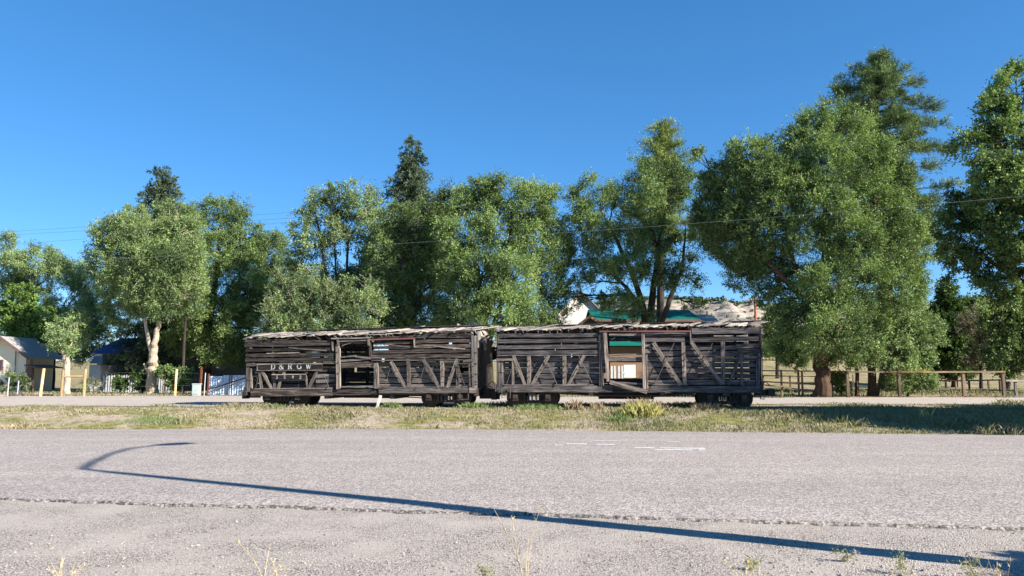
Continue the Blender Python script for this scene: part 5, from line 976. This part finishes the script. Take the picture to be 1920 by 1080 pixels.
# ---------------------------------------------------------------- mesa with its rim trees
def mesa_z(x, y):
    rim = 545+18*np.sin(x*.013+1)+8*np.sin(x*.041)+5*np.sin(x*.11)+2*np.sin(x*.31); d = y-rim
    top = 57-.028*np.clip(x-120, 0, 900)+1.6*np.sin(x*.02)-sstep(90, -60, x)*38
    base = 7+8*sstep(150, 420, y)
    talus = base+(top-16-base)*sstep(-170, 0, d)**1.3
    st = 16*(sstep(-2, 2, d)*.34+sstep(7, 10, d)*.26+sstep(16, 19, d)*.22+sstep(30, 60, d)*.18)
    return talus+st+(1.2*wob(x, y, .10)+1.2*wob(x*1.4, y, .5))*sstep(-200, -120, d)
m, t, b = newmat('mesa_rock'); oc = objco(t); sp = t.nodes.new('ShaderNodeSeparateXYZ'); t.links.new(oc, sp.inputs[0])
n1 = noise(t, mapping(t, oc, (.03, .03, .35)), 1, 6, .65); n2 = noise(t, oc, .22, 6, .75); ge = N(t, 'ShaderNodeNewGeometry'); s2 = t.nodes.new('ShaderNodeSeparateXYZ'); t.links.new(ge.outputs['Normal'], s2.inputs[0])
rock = ramp(t, n1, [(.36, lin(84, 76, 70)), (.45, lin(160, 148, 134)), (.54, lin(110, 100, 92)), (.66, lin(186, 176, 162))])
scr = ramp(t, n2, [(.40, lin(66, 70, 66)), (.5, lin(118, 114, 108)), (.62, lin(168, 158, 146))])
c = mixc(t, ramp(t, s2.outputs['Z'], [(.72, (0, 0, 0, 1)), (.98, (.85, .85, .85, 1))]), rock, scr)
mr = N(t, 'ShaderNodeMapRange'); t.links.new(sp.outputs['Z'], mr.inputs[0]); mr.inputs[1].default_value = 50; mr.inputs[2].default_value = 56
c = mixc(t, mr.outputs[0], c, lin(96, 104, 84)); t.links.new(c, b.inputs['Base Color']); b.inputs['Roughness'].default_value = 1; bump(t, b, n2, .8, 1.5)
sheet('hill', axis((-20, 60, 8), (60, 330, 1.6), (330, 800, 12)), axis((360, 520, 5), (520, 590, 1.), (590, 760, 10)), mesa_z, m)
n = 9000; x = RNG.uniform(20, 620, n); y = RNG.uniform(380, 640, n); rimy = 545+18*np.sin(x*.013+1); k = RNG.uniform(0, 1, n) < np.where(y > rimy+22, 1., .42); x, y = x[k], y[k]; z = mesa_z(x, y); n = len(x)
hgt = np.where(y > 560, RNG.uniform(1.5, 3.6, n), RNG.uniform(.5, 1.8, n)); p = np.stack([x, y, z+hgt*.45], -1); q = 14
pp = np.repeat(p, q, 0)+RNG.normal(0, .3, (n*q, 3))*np.repeat(hgt, q)[:, None]; a = RNG.normal(0, 1, (n*q, 3)); a /= np.linalg.norm(a, axis=1, keepdims=True); bv = np.cross(a, RNG.normal(0, 1, (n*q, 3))); bv /= np.linalg.norm(bv, axis=1, keepdims=True)
s_ = np.repeat(hgt, q)[:, None]*.42; V = np.stack([pp-a*s_, pp-bv*s_*.7, pp+a*s_, pp+bv*s_*.7], 1).reshape(-1, 3)
tag(npmesh('juniper_scrub', V, 4, leafmat('distant_scrub', lin(62, 74, 62), lin(112, 122, 100), .1, 0), RNG.uniform(0, 1, n*q)), 'dark juniper scrub dotted over the mesa and along its rim', 'scrub', kind='stuff')
# ---------------------------------------------------------------- foreground: stones, dry stalks, weeds
n = 26000; x = RNG.uniform(-7, 7, n); u = RNG.uniform(0, 1, n)**1.3; y = 5.6+u*3.9; keep = (y < near_edge(x)-.02) & (RNG.uniform(0, 1, n) < np.clip(1.25-(y-5.6)/2.6+.35*wob(x, y, 1.5), .08, 1)); x, y = x[keep], y[keep]; n = len(x)
s_ = RNG.lognormal(-4.98, .36, n); z = gz(x, y)+s_*.35
octa = np.array([(1, 0, 0), (0, 1, 0), (-1, 0, 0), (0, -1, 0), (0, 0, 1), (0, 0, -1)], float); of = np.array([(0, 1, 4), (1, 2, 4), (2, 3, 4), (3, 0, 4), (1, 0, 5), (2, 1, 5), (3, 2, 5), (0, 3, 5)])
ang = RNG.uniform(0, 6.28, n); ca, sa = np.cos(ang), np.sin(ang); ov = octa[None]*RNG.uniform(.6, 1.3, (n, 6, 1))*np.array([1.15, .9, .65])*s_[:, None, None]
ox = ov[..., 0]*ca[:, None]-ov[..., 1]*sa[:, None]; oy = ov[..., 0]*sa[:, None]+ov[..., 1]*ca[:, None]; ov = np.stack([ox+x[:, None], oy+y[:, None], ov[..., 2]+z[:, None]], -1)
V = ov[:, of].reshape(-1, 3); m, t, b = newmat('gravel_stones'); t.links.new(ramp(t, attr(t, 'tint'), [(0, lin(84, 76, 72)), (.3, lin(142, 134, 126)), (1, lin(176, 167, 158))]), b.inputs['Base Color']); b.inputs['Roughness'].default_value = .9
tag(npmesh('gravel', V, 3, m, np.repeat(RNG.uniform(0, 1, n), 8)), 'loose pale gravel on the near road shoulder', 'gravel', kind='stuff')
M['straw'] = leafmat('dry_straw', lin(176, 152, 104), lin(222, 204, 160), .3, .02); M['weed'] = leafmat('weed_leaves', lin(96, 106, 62), lin(168, 168, 122), .3, .03)
def stalks(mb, c, n, h, spread, r=.0028, seed_=0):
    for k in range(n):
        a = c+Vector((random.gauss(0, spread), random.gauss(0, spread), 0)); a.z = float(gz(a.x, a.y))-.01; hh = h*random.uniform(.45, 1.1); l = Vector((random.gauss(0, .25), random.gauss(0, .2), 0))*hh; cu = random.gauss(0, .2)*hh
        pts = [a+l*u**1.4+Vector((cu*u*u, 0, hh*u*(1-.12*u))) for u in np.linspace(0, 1, 7)]; mb.tube(pts, [r*(1-.6*u) for u in np.linspace(0, 1, 7)], 4, caps=False)
        if random.random() < .6:
            for j in range(5): q = pts[-1-j//3]; mb.tube([q, q+Vector((random.gauss(0, .012), random.gauss(0, .012), random.uniform(.005, .03)))], [r*1.2, r*.3], 3, caps=False)
def near(px, py): a, b = ray(px, py); Y = (0-CAMZ)/b; return Vector((a*Y, Y, 0))
SM = plain('straw_stalks', lin(170, 146, 100), lin(220, 200, 152), 30, .8)
TU = [(130, 1110, .26, 10, 'dry grass tuft at the bottom left corner'), (235, 1130, .18, 7, 'sparse dry grass tuft left of centre at the bottom edge'), (500, 1120, .42, 7, 'tall curving straw stems left of centre'), (560, 1130, .2, 6, 'low straw tuft beside the tall curving stems'), (985, 1110, .72, 4, 'tallest single straw stem in the middle foreground'), (1030, 1130, .25, 8, 'straw tuft at the foot of the tallest stem'), (1400, 1120, .30, 12, 'wispy straw tuft right of centre'), (1270, 1130, .22, 6, 'short straw tuft below the pole shadow'), (1700, 1110, .3, 9, 'straw tuft inside the pole shadow at the right'), (1850, 1110, .32, 18, 'grassy tuft in the bottom right corner'), (760, 1130, .16, 6, 'faint straw wisps left of the tallest stem'), (1550, 1130, .2, 7, 'straw wisps below the little purple flower')]
for px, py, h_, n_, lb_ in TU: mb = MB(); stalks(mb, near(px, py), n_, h_, .06); tag(mb.build('dry_grass_tuft', SM), lb_, 'grass tuft', 'dry grass tufts in the foreground')
def weed(px, py, h_, label, fl=None):
    c = near(px, py); c.z = float(gz(c.x, c.y)); r = tag(empty('roadside_weed', c), label, 'weed'); mb = MB(); lv = []; 
    for k in range(3):
        a = c.copy(); tp = c+Vector((random.gauss(0, .05), random.gauss(0, .04), h_*random.uniform(.6, 1))); pts = [a.lerp(tp, u)+Vector((random.gauss(0, .006), 0, 0)) for u in np.linspace(0, 1, 6)]; mb.tube(pts, [.003, .003, .0025, .002, .002, .001], 5, caps=False)
        for q in pts[1:]:
            for j in range(4): lv.append(tuple(q+Vector((random.gauss(0, .02), random.gauss(0, .02), random.gauss(0, .01)))))
    mb.build('stem', SM, r); lv = np.array(lv); o = RNG.normal(0, .5, (len(lv), 3)); V, t, _, _ = leaves(lv, o, len(lv), 3, np.full(len(lv), .02), .028, .009, 0, RNG.uniform(0, 1, len(lv))); npmesh('leaves', V, 4, M['weed'], t, r, c)
    if fl:
        lv = np.array([tuple(tp+Vector((random.gauss(0, .012), random.gauss(0, .012), random.gauss(0, .012)))) for _ in range(14)]); V, t, _, _ = leaves(lv, RNG.normal(0, .5, (14, 3)), 14, 4, np.full(14, .012), .014, .010, 0, RNG.uniform(0, 1, 14)); npmesh('flower', V, 4, fl, t, r, c)
weed(1583, 1052, .11, 'small weed with a pale purple flower beside the pole shadow', leafmat('purple_petals', lin(150, 140, 180), lin(214, 206, 232), .3)); weed(1690, 1075, .22, 'leafy green weed standing in the pole shadow'); weed(1822, 1085, .20, 'dry upright weed right of the leafy green one'); weed(1408, 1068, .10, 'little dark weed at the near side of the pole shadow'); weed(915, 1085, .12, 'low green sprout in the middle of the gravel')
mb = MB()
for k in range(9): c = near(760+k*14+random.uniform(-4, 4), 1046-k*1.3+random.uniform(-2, 2)); c.z = float(gz(c.x, c.y))+.01; mb.tube([c, c+Vector((random.uniform(-.06, .08), random.uniform(-.03, .03), .015))], [.004, .002], 5)
# bank clumps
def clump(px, py, Y, w_, h_, n, label, col, cat='grass tuft', name='grass_clump'):
    x0 = GX(px, Y); x = RNG.normal(x0, w_*.85, n)+.12*np.sin(RNG.uniform(0, 9, n)*3); y = RNG.normal(Y, w_*.5, n); hh = h_*RNG.uniform(.25, 1.15, n)*np.clip(1.1-((x-x0)/w_)**2*.18, .3, 1.1); V, _ = blades(x, y, hh, .011*RNG.uniform(.6, 1.4, n), .32)
    c = (x0, Y, float(gz(x0, Y))); return tag(npmesh(name, V, 4, col, RNG.uniform(.1, .9, n), None, c), label, cat)
YG = leafmat('yellow_green_grass', lin(140, 138, 80), lin(190, 180, 118), .3); GG = leafmat('fresh_green_growth', lin(88, 108, 60), lin(134, 150, 92), .3); BG = leafmat('brown_seed_grass', lin(112, 96, 72), lin(178, 156, 120), .2)
clump(1200, 785, 24.2, .40, .34, 1300, 'tall yellow-green grass clump on the bank in front of the fallen door sill', YG); clump(1160, 790, 23.6, .28, .15, 400, 'short fresh green growth left of the yellow-green clump', GG)
clump(1205, 760, 26.1, .5, .38, 500, 'brown seeded grass behind the yellow-green clump', BG); clump(1078, 762, 26.6, .18, .34, 160, 'fan of brown dry grass beside the left truck of the grey car', BG); clump(1120, 762, 26.6, .25, .26, 140, 'second fan of brown dry grass below the queen post', BG)
clump(735, 760, 27.8, .22, .22, 400, 'leafy green weed beside the leaning plank', GG, 'weed', 'leafy_weed'); clump(300, 790, 23.8, .75, .11, 1100, 'fresh green grass patch on the bank at the left', GG); clump(510, 762, 28.2, .4, .16, 260, 'grey-green weeds in front of the left truck of the brown car', GG)
clump(1320, 765, 26.0, .35, .26, 400, 'dull brown-green weeds in front of the right truck of the grey car', BG); clump(1730, 790, 22.9, .10, .5, 14, 'few long straw blades leaning over the shaded bank', YG); clump(890, 760, 27.6, .4, .22, 350, 'low weeds under the right end of the brown car', GG); clump(1010, 764, 26.9, .8, .18, 600, 'low weeds along the left truck of the grey car', GG)
